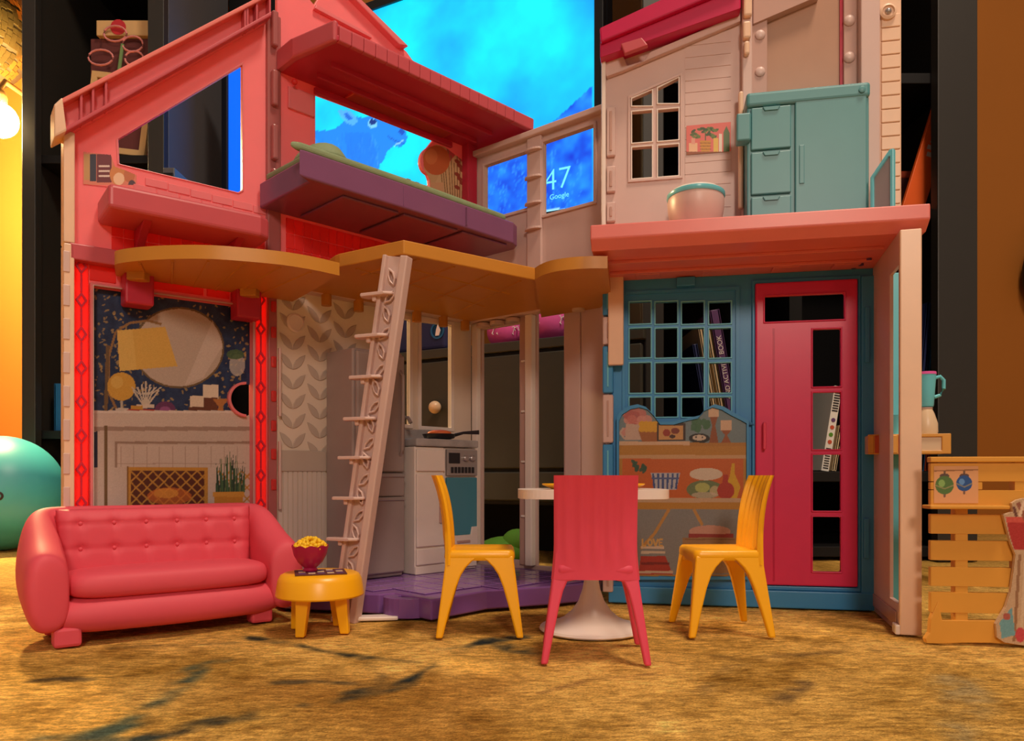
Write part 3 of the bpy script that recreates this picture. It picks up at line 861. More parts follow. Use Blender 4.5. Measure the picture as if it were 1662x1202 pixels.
# door
ds0, ds1 = S_(1225), S_(1390)
panes = [rect(S_(1240), S_(1368), pp(FR, 1304, 522)[1], pp(FR, 1304, 481)[1])]
for v0, v1 in ((536, 628), (638, 729), (738, 828), (838, 926)):
    panes.append(rect(S_(1317), S_(1362), pp(FR, 1340, v1)[1], pp(FR, 1340, v0)[1]))
door = part('front_door', MB().prism(rect(ds0, ds1, dz0, dz1), panes, -0.62, -0.1), M['door_pink'], FR, bevel=0.16, seg=3)
for h in panes:
    MB().prism(rect(h[0][0] - 0.14, h[1][0] + 0.14, h[0][1] - 0.14, h[2][1] + 0.14), [h], -0.78, -0.6).build('pane_frame', M['door_pink'], door, bevel=0.06)
MB().box(S_(1236), S_(1241), -1.35, -0.6, pp(FR, 1240, 730)[1], pp(FR, 1240, 686)[1]).build('handle', M['chair_pink'], door, bevel=0.12)
MB().box(S_(1253), S_(1256), -0.66, -0.6, dz0 + 0.4, pp(FR, 1250, 535)[1]).build('door_groove', M['crimson'], door)

# sideboard picture insert with a wavy top
og = [(1001, 940), (1001, 678), (1006, 668), (1020, 659), (1035, 656), (1048, 660), (1058, 670), (1068, 684), (1090, 684), (1118, 678), (1136, 674), (1146, 662), (1160, 656), (1175, 660), (1190, 669), (1206, 677), (1215, 682), (1215, 940)]
hut = part('sideboard_insert', MB().prism(pq(FR, og, 0.5), (), -0.45, -0.1), M['blue'], FR, bevel=0.1)
oq = pq(FR, og, 0.5)
ins = pq(FR, [(u + (3.5 if u < 1100 else -3.5), v + 5 if v < 900 else v - 5) for u, v in og], 0.5)
MB().prism(oq, [ins], -0.7, -0.4).build('insert_rim', M['blue'], hut, bevel=0.08)
lo = pp(FR, 1004, 938, 0.5); hi = pp(FR, 1213, 650, 0.5)
a = Art(FR, 0.5, (lo[0], hi[0], lo[1], hi[1]), 17, (128, 150, 158))
for k in range(26):
    t = r_.uniform(0, 6.28); rr = r_.uniform(0, 1)
    a.ell(1030 + 22 * rr * math.cos(t), 684 + 22 * rr * math.sin(t), 8, 7, [(222, 130, 120), (236, 160, 146), (200, 104, 100)][k % 3], 0.9)
a.poly([(1016, 688), (1040, 688), (1042, 714), (1014, 714)], (222, 190, 172)).line([(1012, 694), (1006, 702), (1014, 712)], 3, (222, 190, 172))
a.poly([(1036, 698), (1076, 696), (1068, 716), (1042, 716)], (180, 110, 52))
for k in range(9):
    a.ell(1042 + (k % 5) * 7, 696 - (k // 5) * 8, 5.5, 5, (242, 184, 40))
a.bx(1066, 686, 1113, 715, (70, 50, 40)).bx(1069, 690, 1109, 713, (226, 170, 104)).ell(1082, 702, 6, 6, (170, 60, 40)).ell(1096, 699, 7, 5, (140, 60, 40)).ell(1091, 708, 5, 3, (80, 50, 40))
for k in range(9):
    a.ell(1137 + r_.uniform(-11, 11), 690 + r_.uniform(-8, 8), 5, 7, (70, 122, 84), 0.9, r_.uniform(-1, 1))
a.ell(1135, 711, 17, 8, (40, 34, 32)).ell(1135, 710, 11, 4.5, (230, 210, 190)).ell(1130, 709, 1.5, 1.5, (60, 40, 40)).ell(1140, 709, 1.5, 1.5, (60, 40, 40))
a.bx(1150, 658, 1167, 676, (238, 200, 166)).poly([(1152, 676), (1165, 676), (1161, 690), (1166, 718), (1151, 718), (1156, 690)], (160, 88, 42))
a.bx(1170, 682, 1187, 698, (238, 200, 166)).poly([(1170, 698), (1187, 698), (1180, 706), (1187, 719), (1170, 719), (1177, 706)], (168, 92, 44))
a.bx(1004, 716, 1119, 722, (238, 198, 160)).bx(1004, 722, 1212, 738, (206, 146, 56)).bx(1119, 718, 1212, 724, (196, 136, 52)).bx(1004, 738, 1212, 744, (226, 180, 130))
a.bx(1004, 744, 1212, 812, (222, 110, 40)).bx(1004, 744, 1010, 940, (206, 146, 56)).bx(1206, 744, 1213, 830, (206, 146, 56))
for k in range(9):
    a.ell(1036 + r_.uniform(-10, 10), 757 + r_.uniform(-7, 7), 3, 6, (54, 96, 74), 0.9, r_.uniform(-1, 1))
a.poly([(1056, 767), (1104, 767), (1098, 794), (1064, 794)], (206, 206, 216))
for k in range(6):
    a.line([(1060 + k * 8, 768), (1062 + k * 7, 793)], 3.2, (70, 96, 160))
a.line([(1058, 776), (1102, 776)], 2.4, (90, 110, 170))
a.ell(1146, 769, 27, 10, (240, 222, 200)).ell(1144, 794, 30, 15, (120, 140, 96)).ell(1140, 791, 12, 8, (196, 206, 120)).ell(1160, 796, 8, 8, (206, 196, 150)).ell(1144, 803, 22, 5, (230, 210, 190), .7)
a.poly([(1188, 752), (1192, 752), (1193, 770), (1202, 790), (1196, 808), (1182, 808), (1176, 792), (1184, 774)], (240, 190, 40)).ell(1178, 796, 14, 14, (196, 60, 46)).poly([(1174, 770), (1181, 770), (1182, 788), (1172, 788)], (196, 60, 46))
a.bx(1010, 808, 1206, 815, (222, 186, 150)).bx(1004, 815, 1213, 826, (208, 150, 58))
a.bx(1004, 826, 1213, 944, (150, 152, 152))
a.line([(1086, 826), (1062, 866), (1040, 890)], 5, (214, 160, 84)).line([(1126, 826), (1140, 852)], 5, (214, 160, 84))
a.ell(1152, 862, 34, 10, (226, 170, 150)).bx(1118, 866, 1190, 874, (170, 60, 60)).bx(1108, 872, 1196, 930, (176, 138, 96)).bx(1112, 874, 1192, 876, (150, 110, 70))
a.poly([(1040, 902), (1080, 902), (1092, 932), (1036, 932)], (190, 62, 50)).bx(1040, 894, 1080, 898, (232, 214, 190)).bx(1040, 886, 1078, 890, (240, 216, 190)).bx(1036, 926, 1092, 930, (226, 196, 170)).bx(1040, 912, 1086, 916, (140, 40, 40))
for k, u0 in enumerate((1046, 1055, 1064, 1073)):
    if k == 0: a.line([(u0 - 3, 874), (u0 - 3, 886), (u0 + 3, 886)], 3, (238, 190, 110))
    if k == 1: a.ell(u0, 880, 4.5, 6, (238, 190, 110)).ell(u0, 880, 1.8, 3, (150, 152, 152))
    if k == 2: a.line([(u0 - 4, 874), (u0, 886), (u0 + 4, 874)], 3, (238, 190, 110))
    if k == 3: a.line([(u0 + 3, 875), (u0 - 3, 875), (u0 - 3, 885), (u0 + 3, 885)], 2.6, (238, 190, 110)).line([(u0 - 3, 880), (u0 + 2, 880)], 2.2, (238, 190, 110))
a.bx(1004, 932, 1213, 944, (206, 150, 70))
a.img *= 0.84
a.grain(3)
a.build('printed_sideboard_card', M['print'], hut, keep=a.inside(ins))

# ---- porch: roof slab and the open side frame
prof = [(0.6, H1), (-10.8, H1), (-11.9, H1 + 0.75), (-11.9, H1 + 2.0), (0.6, H1 + 2.0)]
slab = part('porch_roof', MB().prism(prof, (), -0.6, 26.9, 'x'), M['coral'], FR, bevel=0.12)
for d0, d1 in ((3.2, 3.7), (7.0, 7.5)):
    MB().box(0.2, 24.6, -d1, -d0, H1 - 0.3, H1).build('soffit_rib', M['coral'], slab, bevel=0.06)
for s0 in (3, 9.5, 16, 21.5):
    MB().box(s0, s0 + 2.4, -2.7, -1.0, H1 - 0.2, H1).build('soffit_pad', M['coral'], slab, bevel=0.06)
for s0, d0 in ((24.0, 2.0), (24.3, 3.6), (23.6, 1.0)):
    MB().lathe([(0.25, 0), (0.25, 0.2)], 12, (s0, -d0, H1 - 0.2)).build('soffit_peg', M['book_purple'], slab)
hp = [pp(FP, 1444, 962), pp(FP, 1463, 978), pp(FP, 1463, 412), pp(FP, 1444, 444)]
hr = rect(hp[0][0], FP.L - 0.6, 2.4, 30.3)
pf = part('porch_side_frame', MB().prism(rect(0, FP.L - 0.1, 0, H1), [hr], 0.0, 0.3), M['blush'], FP, bevel=0.05)
MB().box(FP.L - 0.55, FP.L, -0.02, 1.6, 0, H1).build('front_post', M['beige'], pf, bevel=0.1)
MB().box(0.2, FP.L - 0.5, 0.0, 1.5, 0, 1.6).build('bottom_rail', M['blush'], pf, bevel=0.08)
MB().box(0.6, FP.L - 1.2, -0.12, 0, 0.5, 1.7).build('sill_recess', M['blush_dark'], pf, bevel=0.06)
MB().box(FP.L - 1.4, FP.L, -0.35, 0, 0, 0.8).build('foot_block', M['white'], pf, bevel=0.08)

# ---- upper right: bathroom and dressing wall
z35 = H1 + 2.0
bw = [(S_(977), z35), (S_(1206), z35), (S_(1206), pp(FR, 1206, 14)[1]), (S_(977), pp(FR, 977, 98)[1])]
bh = []
for u0, u1 in ((1026, 1058), (1068, 1101)):
    bh.append([pp(FR, u0, 172 if u0 < 1050 else 168), pp(FR, u1, 172 if u0 < 1050 else 168), pp(FR, u1, 147 if u0 < 1050 else 127), pp(FR, u0, 161 if u0 < 1050 else 144)])
    for v0, v1 in ((181, 231), (239, 289)):
        um = (u0 + u1) / 2
        bh.append(rect(S_(u0), S_(u1), pp(FR, um, v1 - (0 if u0 < 1050 else 3))[1], pp(FR, um, v0 - (0 if u0 < 1050 else 3))[1]))
bt = part('bathroom_wall', MB().prism(bw, bh, 0, 0.5), M['blush'], FR, bevel=0.03)
wf = pq(FR, [(1019, 297), (1108, 290), (1108, 118), (1019, 157)])
wf2 = pq(FR, [(1023, 292), (1104, 286), (1104, 124), (1023, 160)])
MB().prism(wf, [wf2], -0.18, 0).build('window_surround', M['blush'], bt, bevel=0.05)
for h in bh:
    cx, cz_ = sum(p[0] for p in h) / 4, sum(p[1] for p in h) / 4
    MB().prism([(p[0] + (0.13 if p[0] > cx else -0.13), p[1] + (0.13 if p[1] > cz_ else -0.13)) for p in h], [h], -0.15, 0).build('pane_frame', M['white'], bt, bevel=0.04)
bdm = MB().prism([(0, 0), (-0.06, 0.03), (-0.04, 1.16), (0, 1.16)], (), S_(1112), S_(1186), 'x').mesh('siding_board', M['blush'])
for k in range(19):
    link('siding_board', bdm, bt, Matrix.Translation((0, 0, (z35 + 0.1 + 1.18 * k) * S)))
MB().box(S_(977), S_(984), -0.9, 0.3, z35, pp(FR, 980, 100)[1]).build('edge_strip', M['white'], bt, bevel=0.12)
for v0, v1 in ((176, 256), (272, 314), (330, 362)):
    MB().box(S_(985), S_(999), -0.5, 0, pp(FR, 992, v1)[1], pp(FR, 992, v0)[1]).build('hinge_plate', M['blush'], bt, bevel=0.12)
    MB().box(S_(990), S_(994), -0.62, -0.4, pp(FR, 992, v1 - 8)[1], pp(FR, 992, v0 + 8)[1]).build('hinge_slot', M['blush_dark'], bt, bevel=0.05)
q0, q1 = pp(FR, 1114, 252), pp(FR, 1186, 202)
a = Art(FR, 0.14, (q0[0], q1[0], q0[1], q1[1] + 0.2), 30, (222, 112, 104))
a.bx(1110, 246, 1190, 254, (150, 84, 50)).poly([(1136, 228), (1154, 228), (1152, 246), (1138, 246)], (206, 146, 60))
for vv in (232, 237, 242):
    a.line([(1136, vv), (1154, vv)], 1.2, (150, 96, 40))
for k in range(26):
    a.ell(1143 + r_.uniform(-22, 22), 216 + r_.uniform(-8, 7), 4.5, 2.2, [(74, 104, 52), (104, 128, 64), (54, 84, 48)][k % 3], 0.9, r_.uniform(-1, 1))
a.line([(1145, 228), (1145, 216)], 2, (80, 90, 50)).bx(1118, 232, 1132, 246, (236, 190, 150)).bx(1122, 224, 1128, 234, (226, 160, 140)).bx(1158, 224, 1166, 246, (226, 190, 90)).bx(1167, 217, 1172, 246, (232, 220, 206)).poly([(1174, 246), (1174, 215), (1179, 204), (1184, 215), (1184, 246)], (90, 116, 72))
a.build('printed_plant_sticker', M['print'], bt)
# crimson roof over the bathroom
ra = pq(FR, [(974, 96), (1202, 16), (1202, -44), (974, 56)], 1.6)
rf = part('bathroom_roof', MB().prism(ra, (), -1.9, 0.8), M['crimson'], FR, bevel=0.12)
rb = pq(FR, [(976, 76), (1200, -16), (1200, -50), (974, 54)], 1.6)
MB().prism(rb, (), -2.5, -1.85).build('roof_rail', M['crimson'], rf, bevel=0.15)
rc = pq(FR, [(1014, 92), (1052, 78), (1042, 66), (1008, 76)], 1.9)
MB().prism(rc, (), -2.5, -1.9).build('roof_clip', M['pink_roof'], rf, bevel=0.1)
MB().prism(pq(FR, [(975, 97), (1012, 92), (1018, 106), (1046, 98), (1055, 84), (1202, 22), (1202, 34), (1012, 114), (984, 124)], 0.6), (), -0.6, 0).build('wall_cap', M['blush'], rf, bevel=0.08)
# hinge post between bathroom and dressing room
pz1 = pp(FR, 1210, -20)[1]
hpst = part('divider_post', MB().box(S_(1203), S_(1219), -1.1, 0.2, z35, pz1), M['blush'], FR, bevel=0.12)
for v0, v1, u0, u1 in ((-10, 30, 1206, 1220), (38, 66, 1205, 1218), (70, 92, 1207, 1216), (150, 340, 1198, 1206)):
    MB().box(us(FR, u0, 1.2), us(FR, u1, 1.2), -1.7, -1.0, pp(FR, 1210, v1, 1.2)[1], pp(FR, 1210, v0, 1.2)[1]).build('hinge_knuckle', M['beige'], hpst, bevel=0.2)
MB().box(S_(1219), S_(1246), 0.2, 0.8, z35, pz1 + 2).build('frame_stile', M['blush_dark'], hpst, bevel=0.1)
for vv in (55, 115):
    MB().ball((S_(1234), 0.15, pp(FR, 1234, vv)[1]), (0.5, 0.2, 0.5), 14, 8).build('stud', M['blush'], hpst, smooth=60)
# dressing room back wall
dr = part('dressing_room_wall', MB().box(S_(1246), S_(1402), 0.9, 1.3, z35, pz1 + 2), M['clear'], FR, bevel=0.05)
MB().prism(pq(FR, [(1222, 40), (1330, -6), (1330, -24), (1222, -24)], 0), (), -0.1, 0.9).build('slope_board', M['blush_dark'], dr, bevel=0.1)
MB().box(S_(1366), S_(1371), 0.7, 1.0, z35, pz1 + 2).build('wall_seam', M['pink_dark'], dr)
MB().box(S_(1371), S_(1400), 0.4, 1.0, z35, pz1 + 2).build('frame_stile', M['blush_dark'], dr, bevel=0.08)
for vv in (30, 90):
    MB().ball((S_(1380), 0.35, pp(FR, 1380, vv)[1]), (0.55, 0.3, 0.55), 14, 8).build('stud', M['blush'], dr, smooth=60)
MB().box(S_(1394), S_(1425), -0.8, 0.6, z35, pz1 + 2).build('side_post', M['blush'], dr, bevel=0.1)
cp = part('corner_post', MB().box(S_(1425), S_(1461), -0.4, 0.8, z35, pz1 + 2), M['beige'], FR, bevel=0.1)
pk = MB().box(S_(1428), S_(1459), -0.55, -0.38, 0.03, 1.25).mesh('post_board', M['beige'])
for k in range(17):
    link('post_board', pk, cp, Matrix.Translation((0, 0, (z35 + 1.3 * k) * S)), bevel=0.06, seg=1)
MB().lathe([(0.75, 0), (0.75, 0.3), (0.55, 0.4), (0.5, 0.2), (0, 0.2)], 20, T=Matrix.Translation((S_(1438), -0.5, pp(FR, 1438, 26)[1])) @ Matrix.Rotation(math.pi / 2, 4, 'X')).build('screw_boss', M['beige'], cp, smooth=40)
MB().ball((S_(1438), -0.75, pp(FR, 1438, 26)[1]), 0.3, 10, 6).build('screw', M['steel'], cp, smooth=60)

# ---- purple kitchen floor
pts = []
fa, fb_ = gp(700, 971, 2.1), gp(940, 939, 2.1)
outl = [gp(615, 962, 2.1), gp(640, 960, 2.1), gp(700, 971, 2.1), gp(790, 956, 2.1), (4.0, 75.2), (8.0, 77.5), (9.4, 80.2), (9.6, 83.0), (-5.2, 95.2), (-22.5, 78.2), (-24.0, 76.6), (-22, 73), (-16.5, 71.6)]
fln = part('kitchen_floor', MB().prism(outl, (), 0.15, 2.0, 'z'), M['purple'], None, bevel=0.15)
tabc = gp(662, 966, 2.0)
tab = [(tabc[0] + 2.3 * math.cos(t), tabc[1] + 1.6 * math.sin(t) + 0.3) for t in [2 * math.pi * k / 24 for k in range(24)]]
MB().prism(tab, [[(tabc[0] + 1.0 * math.cos(t), tabc[1] + 0.7 * math.sin(t) + 0.3) for t in [2 * math.pi * k / 20 for k in range(20)]]], 0.1, 1.9, 'z').build('connector_tab', M['purple'], fln, bevel=0.12)
tl = MB().box(0.06, 2.34, 0.06, 2.34, 0, 0.12).mesh('floor_tile', M['purple_tile'])
ang = math.atan2(FK.x.y, FK.x.x)
from mathutils.geometry import intersect_point_tri_2d
def in_poly(p, poly):
    ins = False
    j = len(poly) - 1
    for i in range(len(poly)):
        (xi, yi), (xj, yj) = poly[i], poly[j]
        if (yi > p[1]) != (yj > p[1]) and p[0] < (xj - xi) * (p[1] - yi) / (yj - yi) + xi:
            ins = not ins
        j = i
    return ins
for i in range(12):
    for j in range(14):
        s, d = i * 2.4 - 1.5, j * 2.4 + 0.3
        cor = [FK.at(s + a_, d + b_) for a_, b_ in ((0, 0), (2.4, 0), (2.4, 2.4), (0, 2.4))]
        if all(in_poly(c_, outl) for c_ in cor):
            o = FK.at(s, d + 2.4)
            link('floor_tile', tl, fln, Matrix.Translation((o[0] * S, o[1] * S, 2.0 * S)) @ Matrix.Rotation(ang, 4, 'Z'), bevel=0.06, seg=1)

# ---- ochre decks between the floors
def arc(p, q, bulge, n=16):
    P, Q = Vector(p), Vector(q)
    d = Q - P
    nn = Vector((d.y, -d.x)).normalized()
    return [tuple(P + d * t + nn * bulge * 4 * t * (1 - t)) for t in [k / n for k in range(n + 1)]]
def zp(u, v, z):
    Y = (CH - z) * F / (v - HV)
    return ((u - CU) * Y / F, Y)
zl_ = 31.0
tipL = zp(187, 434, zl_)
endL = zp(551, 447, zl_)
curve = []
for u, v in ((186, 433), (190, 428), (225, 423), (280, 420), (340, 420), (400, 424), (460, 430), (510, 438), (551, 447)):
    curve.append(zp(u, v, zl_))
def crom(P, n=6):
    P = [Vector(p) for p in P]
    out = []
    for i in range(len(P) - 1):
        a_, b_, c_, d_ = P[max(i - 1, 0)], P[i], P[i + 1], P[min(i + 2, len(P) - 1)]
        for k in range(n):
            t = k / n
            out.append(tuple(0.5 * ((2 * b_) + (c_ - a_) * t + (2 * a_ - 5 * b_ + 4 * c_ - d_) * t * t + (3 * b_ - a_ - 3 * c_ + d_) * t ** 3)))
    return out + [tuple(P[-1])]
lobe = crom(curve) + [FK.at(1.5, 0.4), FL.at(FL.L - 0.3, 0.4), FL.at(us(FL, 187), 0.3)]
dl = part('curved_deck', MB().prism(lobe, (), zl_, zl_ + 1.15, 'z'), M['deck'], None, smooth=30)
for k in range(1, 7):
    a0 = Vector(curve[k + 1]); a1 = Vector(FL.at(us(FL, 200) + k * 2.0, 0.6))
    a0 = a0 + (a1 - a0) * 0.06
    MB().tube([(a0.x, a0.y, zl_ + 0.02), (a1.x, a1.y, zl_ + 0.02)], 0.14, 6).build('underside_rib', M['deck'], dl)
for uu in (214, 391):
    c_ = FL.at(us(FL, uu), 2.6)
    MB().box(c_[0] - 0.8, c_[0] + 0.8, c_[1] - 0.5, c_[1] + 0.6, zl_ - 0.7, zl_ + 0.1).build('deck_lug', M['deck'], dl, bevel=0.1)
zs = 32.2
Fc, Lc, Rc = zp(655, 412, zs), zp(551, 433, zs), zp(880, 457, zs)
Lb = FK.at(1.0, 0.3)
sq = [Fc, Rc, FB.at(15.5, 0.4), FB.at(0.8, 0.4), FK.at(FK.L - 0.8, 0.4), FK.at(2.5, 0.4), (Lc[0] - 0.5, Lc[1] + 0.5), Lc]
dq = part('square_deck', MB().prism(sq, (), zs, zs + 1.25, 'z'), M['deck'], None, bevel=0.1)
def lerp(p, q, t):
    return (p[0] + (q[0] - p[0]) * t, p[1] + (q[1] - p[1]) * t)
for t in (0.12, 0.36, 0.62, 0.86):
    p, q = lerp(Fc, Rc, t), lerp(Lc, FK.at(FK.L - 2, 1), t)
    p, q = lerp(p, q, 0.05), lerp(p, q, 0.95)
    MB().tube([(p[0], p[1], zs + 0.02), (q[0], q[1], zs + 0.02)], 0.16, 6).build('underside_rib', M['deck'], dq)
for t in (0.3, 0.62):
    p, q = lerp(Fc, Lc, t * 1.4), lerp(Rc, FK.at(FK.L - 2, 1), t)
    p, q = lerp(p, q, 0.05), lerp(p, q, 0.95)
    MB().tube([(p[0], p[1], zs + 0.02), (q[0], q[1], zs + 0.02)], 0.16, 6).build('underside_rib', M['deck'], dq)
for s in (5, 9, 13, 17, 21, 24.5):
    c_ = FK.at(s, 1.2)
    MB().lathe([(0.55, 0), (0.55, 1.3)], 14, (c_[0], c_[1], zs - 1.2)).build('deck_lug', M['deck'], dq, smooth=40)
cr = [zp(u, v, 31.6) for u, v in ((868, 452), (880, 445), (900, 439), (930, 435), (960, 433.5), (986, 433.5))]
lobe = crom(cr) + [FR.at(0.4, 0.2), FB.at(FB.L - 0.6, 0.4), FB.at(11.5, 0.4)]
dr_ = part('small_curved_deck', MB().prism(lobe, (), 31.5, 32.6, 'z'), M['deck'], None, smooth=30)
c_ = FB.at(17.5, 1.5)
MB().lathe([(0.7, 0), (0.7, 0.3)], 18, (c_[0], c_[1], 31.25)).build('deck_lug', M['tan'], dr_, smooth=40)

# ---- shelf counter through the porch opening
ca_, cb_ = (33.6, 71.0), (39.9, 69.2)
FS = Fr(ca_, cb_)
cs_ = part('counter_shelf', MB().box(-0.2, FS.L, -0.4, 3.2, 15.0, 16.75), M['tan'], FS, bevel=0.1)
MB().prism(rect(-0.3, FS.L + 0.05, 14.95, 16.8), [rect(3.2, FS.L - 0.7, 15.25, 16.5)], -0.55, -0.35).build('shelf_edge', M['pallet'], cs_, bevel=0.06)
st = MB().box(0, 0.42, -0.62, -0.5, 15.05, 16.7).mesh('shelf_stripe', M['book_red'])
st2 = MB().box(0, 0.42, -0.62, -0.5, 15.05, 16.7).mesh('shelf_stripe', M['pallet'])
for k in range(6):
    link('shelf_stripe', st if k % 2 else st2, cs_, Matrix.Translation(((-0.25 + k * 0.5) * S, 0, 0)), bevel=0.05, seg=1)
# ------------------------------------------------------------------ toy furniture
# ladder leaning up to the deck
lt = gp(575, 1004, 0)
LA = Vector((-14.9, 68.2, 0.0)); LBt = Vector((-10.0, 66.4, 32.15))
ladder = thing('ladder', 'blush plastic ladder with leaf relief leaning up to the ochre deck', 'ladder', tuple(LA))
up = (LBt - LA)
Lh = up.length
uz = up.normalized()
fx = Vector((0.93, -0.36, 0.0)); fx = (fx - uz * fx.dot(uz)).normalized()
fy = uz.cross(fx)
LM = Matrix((fx, fy, uz)).transposed().to_4x4()
MB().box(-1.0, 0.8, -0.1, 0.3, 0, Lh).build('ladder_back', M['blush'], ladder, LM, bevel=0.08)
MB().box(0.6, 1.35, -0.7, 0.35, 0, Lh).build('rail', M['blush'], ladder, LM, bevel=0.12)
MB().box(-1.25, -0.85, -0.55, 0.35, 0, Lh).build('thin_rail', M['blush'], ladder, LM, bevel=0.1)
rung = MB().prism([(-2.9, -0.5), (-2.6, -1.1), (-0.2, -1.2), (0.45, -0.8), (0.45, 0), (-2.6, 0.2)], (), 0, 0.28, 'z').add(*(lambda b: (b.v, b.f))(MB().box(-1.6, -1.2, -0.8, -0.3, -0.45, 0.05))).mesh('rung', M['blush'])
for v in (483, 549, 615, 682, 745, 811, 878):
    zr_ = CH + (HV - v) * 67.0 / F
    q_ = uz * (zr_ / uz.z)
    link('rung', rung, ladder, Matrix.Translation(q_ * S) @ Matrix.Rotation(math.atan2(fx.y, fx.x), 4, 'Z'), bevel=0.1)
lf = MB().prism([(0, 0), (0.32, 0.4), (0.36, 0.9), (0.12, 1.35), (-0.16, 0.9), (-0.2, 0.4)], [[(0, 0.18), (0.2, 0.45), (0.22, 0.85), (0.1, 1.1), (-0.06, 0.85), (-0.08, 0.45)]], -0.42, -0.08).mesh('leaf_relief', M['blush'])
for k in range(19):
    side = 1 if k % 2 else -1
    link('leaf_relief', lf, ladder, LM @ Matrix.Translation(((-0.1 - 0.35 * side) * S, 0, (0.8 + k * 1.62) * S)) @ Matrix.Rotation(0.55 * side, 4, 'Y') @ Matrix.Scale(1.25, 4), bevel=0.04, seg=1)
MB().box(-1.3, 4.6, -0.9, 0.5, 0, 0.35).build('foot_plate', M['white'], ladder, Matrix.Rotation(math.radians(8), 4, 'Z'), bevel=0.1)

# refrigerator
fz = 2.15
fr = thing('refrigerator', 'tall grey toy refrigerator behind the ladder against the leaf wall', 'refrigerator', mtx=FK.m(5.4, 0.95, fz))
MB().box(0, 6.4, -4.6, 0.55, 0, 24).build('body', M['fridge'], fr, bevel=0.25, seg=3)
MB().box(0.25, 6.3, -5.05, -4.6, 11.2, 23.7).build('upper_door', M['fridge'], fr, bevel=0.2)
MB().box(0.25, 6.3, -5.05, -4.6, 8.6, 11.0).build('drawer', M['fridge'], fr, bevel=0.15)
dw = MB().box(0.25, 6.3, -5.05, -4.6, 0.5, 8.4).build('drawer', M['fridge'], fr, bevel=0.15)
for z in (11.0, 8.5):
    MB().box(0.3, 6.25, -5.25, -5.0, z - 0.35, z + 0.05).build('pull_ledge', M['steel'], fr, bevel=0.08)
MB().tube([(5.7, -5.0, 13), (5.7, -5.5, 13.6), (5.7, -5.55, 18), (5.7, -5.5, 21.5), (5.7, -5.0, 22)], 0.2, 8).build('handle', M['fridge'], fr, smooth=60)
FKr = Fr(FK.at(5.4, 6.04), FK.at(12, 6.04))
a = Art(FKr, 0.0, (1.6, 3.6, fz + 12.0, fz + 21.5), 16, (158, 142, 138))
a.img[:, :] = (170, 130, 110)
def fp_(x0, z0, x1, z1, c_): a.poly(rect(x0, x1, fz + z0, fz + z1), c_, raw=True)
fp_(1.7, 18.4, 3.5, 21.2, (206, 176, 150)); fp_(1.9, 19.6, 2.9, 20.9, (60, 40, 40)); fp_(2.1, 18.8, 2.8, 19.7, (222, 160, 130)); fp_(1.7, 15.2, 3.5, 17.9, (190, 90, 90)); fp_(2.0, 15.8, 3.1, 17.3, (226, 190, 160)); fp_(1.7, 12.3, 3.5, 14.8, (150, 110, 80)); fp_(2.1, 12.8, 3.0, 14.2, (90, 60, 50))
a.build('printed_door_notes', M['print'], fr, FK.m(5.4, 0.95, fz).inverted() @ FKr.M)

# base cabinet and oven under one worktop
zk = 2.15
sc0, sc1, sc2 = 14.1, 18.0, 22.4
cb = thing('base_cabinet', 'white toy kitchen cabinet with one tall door left of the oven', 'cabinet', mtx=FK.m(12.95, -0.3, zk))
w_ = 17.75 - 13.6
MB().box(0, w_, -6.4, -0.6, 0, 14.0).build('body', M['white'], cb, bevel=0.1)
MB().box(0.1, w_ - 0.1, -6.7, -6.4, 11.3, 13.7).build('drawer', M['white'], cb, bevel=0.1)
dd = MB().box(0.1, w_ - 0.1, -6.7, -6.4, 3.0, 11.0).build('door', M['white'], cb, bevel=0.1)
MB().box(w_ - 1.0, w_ - 0.7, -7.0, -6.7, 5.5, 9.8).build('handle', M['blush_dark'], dd, bevel=0.08)
MB().box(0.1, w_ - 0.1, -6.65, -6.4, 1.0, 2.8).build('lower_panel', M['white'], cb, bevel=0.1)
MB().box(0, w_, -6.55, -6.4, 0, 0.9).build('kick_board', M['white'], cb, bevel=0.05)
ov = thing('oven', 'toy oven with teal glass door and silver control panel in the kitchen corner', 'oven', mtx=FK.m(17.2, -0.3, zk))
w_ = 22.6 - 17.85
MB().box(0, w_, -6.3, -0.6, 0, 14.0).build('body', M['white'], ov, bevel=0.1)
cpn = MB().box(0.1, w_ - 0.1, -6.75, -6.3, 10.8, 13.8).build('control_panel', M['steel'], ov, bevel=0.08)
MB().box(0.3, 1.9, -6.85, -6.7, 12.2, 13.4).build('display', M['dark'], cpn, bevel=0.04)
for x in (2.7, 3.7):
    MB().lathe([(0.35, 0), (0.35, 0.3), (0.25, 0.4)], 16, T=Matrix.Translation((x, -6.75, 12.8)) @ Matrix.Rotation(math.pi / 2, 4, 'X')).build('knob', M['steel'], cpn, smooth=40)
for k in range(7):
    MB().box(0.6 + k * 0.52, 0.95 + k * 0.52, -6.85, -6.7, 11.1, 11.8).build('button', M['dark'], cpn, bevel=0.04)
MB().box(0.1, w_ - 0.1, -6.7, -6.3, 4.0, 10.6).build('glass_door', M['oven_glass'], ov, bevel=0.1)
MB().prism([(0.1, 2.6), (w_ - 0.1, 2.6), (w_ - 0.1, 4.9), (w_ - 1.0, 4.9), (w_ - 1.2, 4.0), (0.9, 4.0), (0.7, 4.9), (0.1, 4.9)], (), -6.85, -6.3).build('drawer', M['white'], ov, bevel=0.08)
MB().box(1.4, w_ - 1.4, -7.0, -6.8, 3.1, 3.4).build('drawer_handle', M['blush_dark'], ov, bevel=0.06)
MB().box(0.1, w_ - 0.1, -6.65, -6.3, 0.3, 2.4).build('lower_drawer', M['white'], ov, bevel=0.08)
MB().box(1.4, w_ - 1.4, -6.8, -6.6, 1.2, 1.5).build('drawer_handle', M['blush_dark'], ov, bevel=0.06)
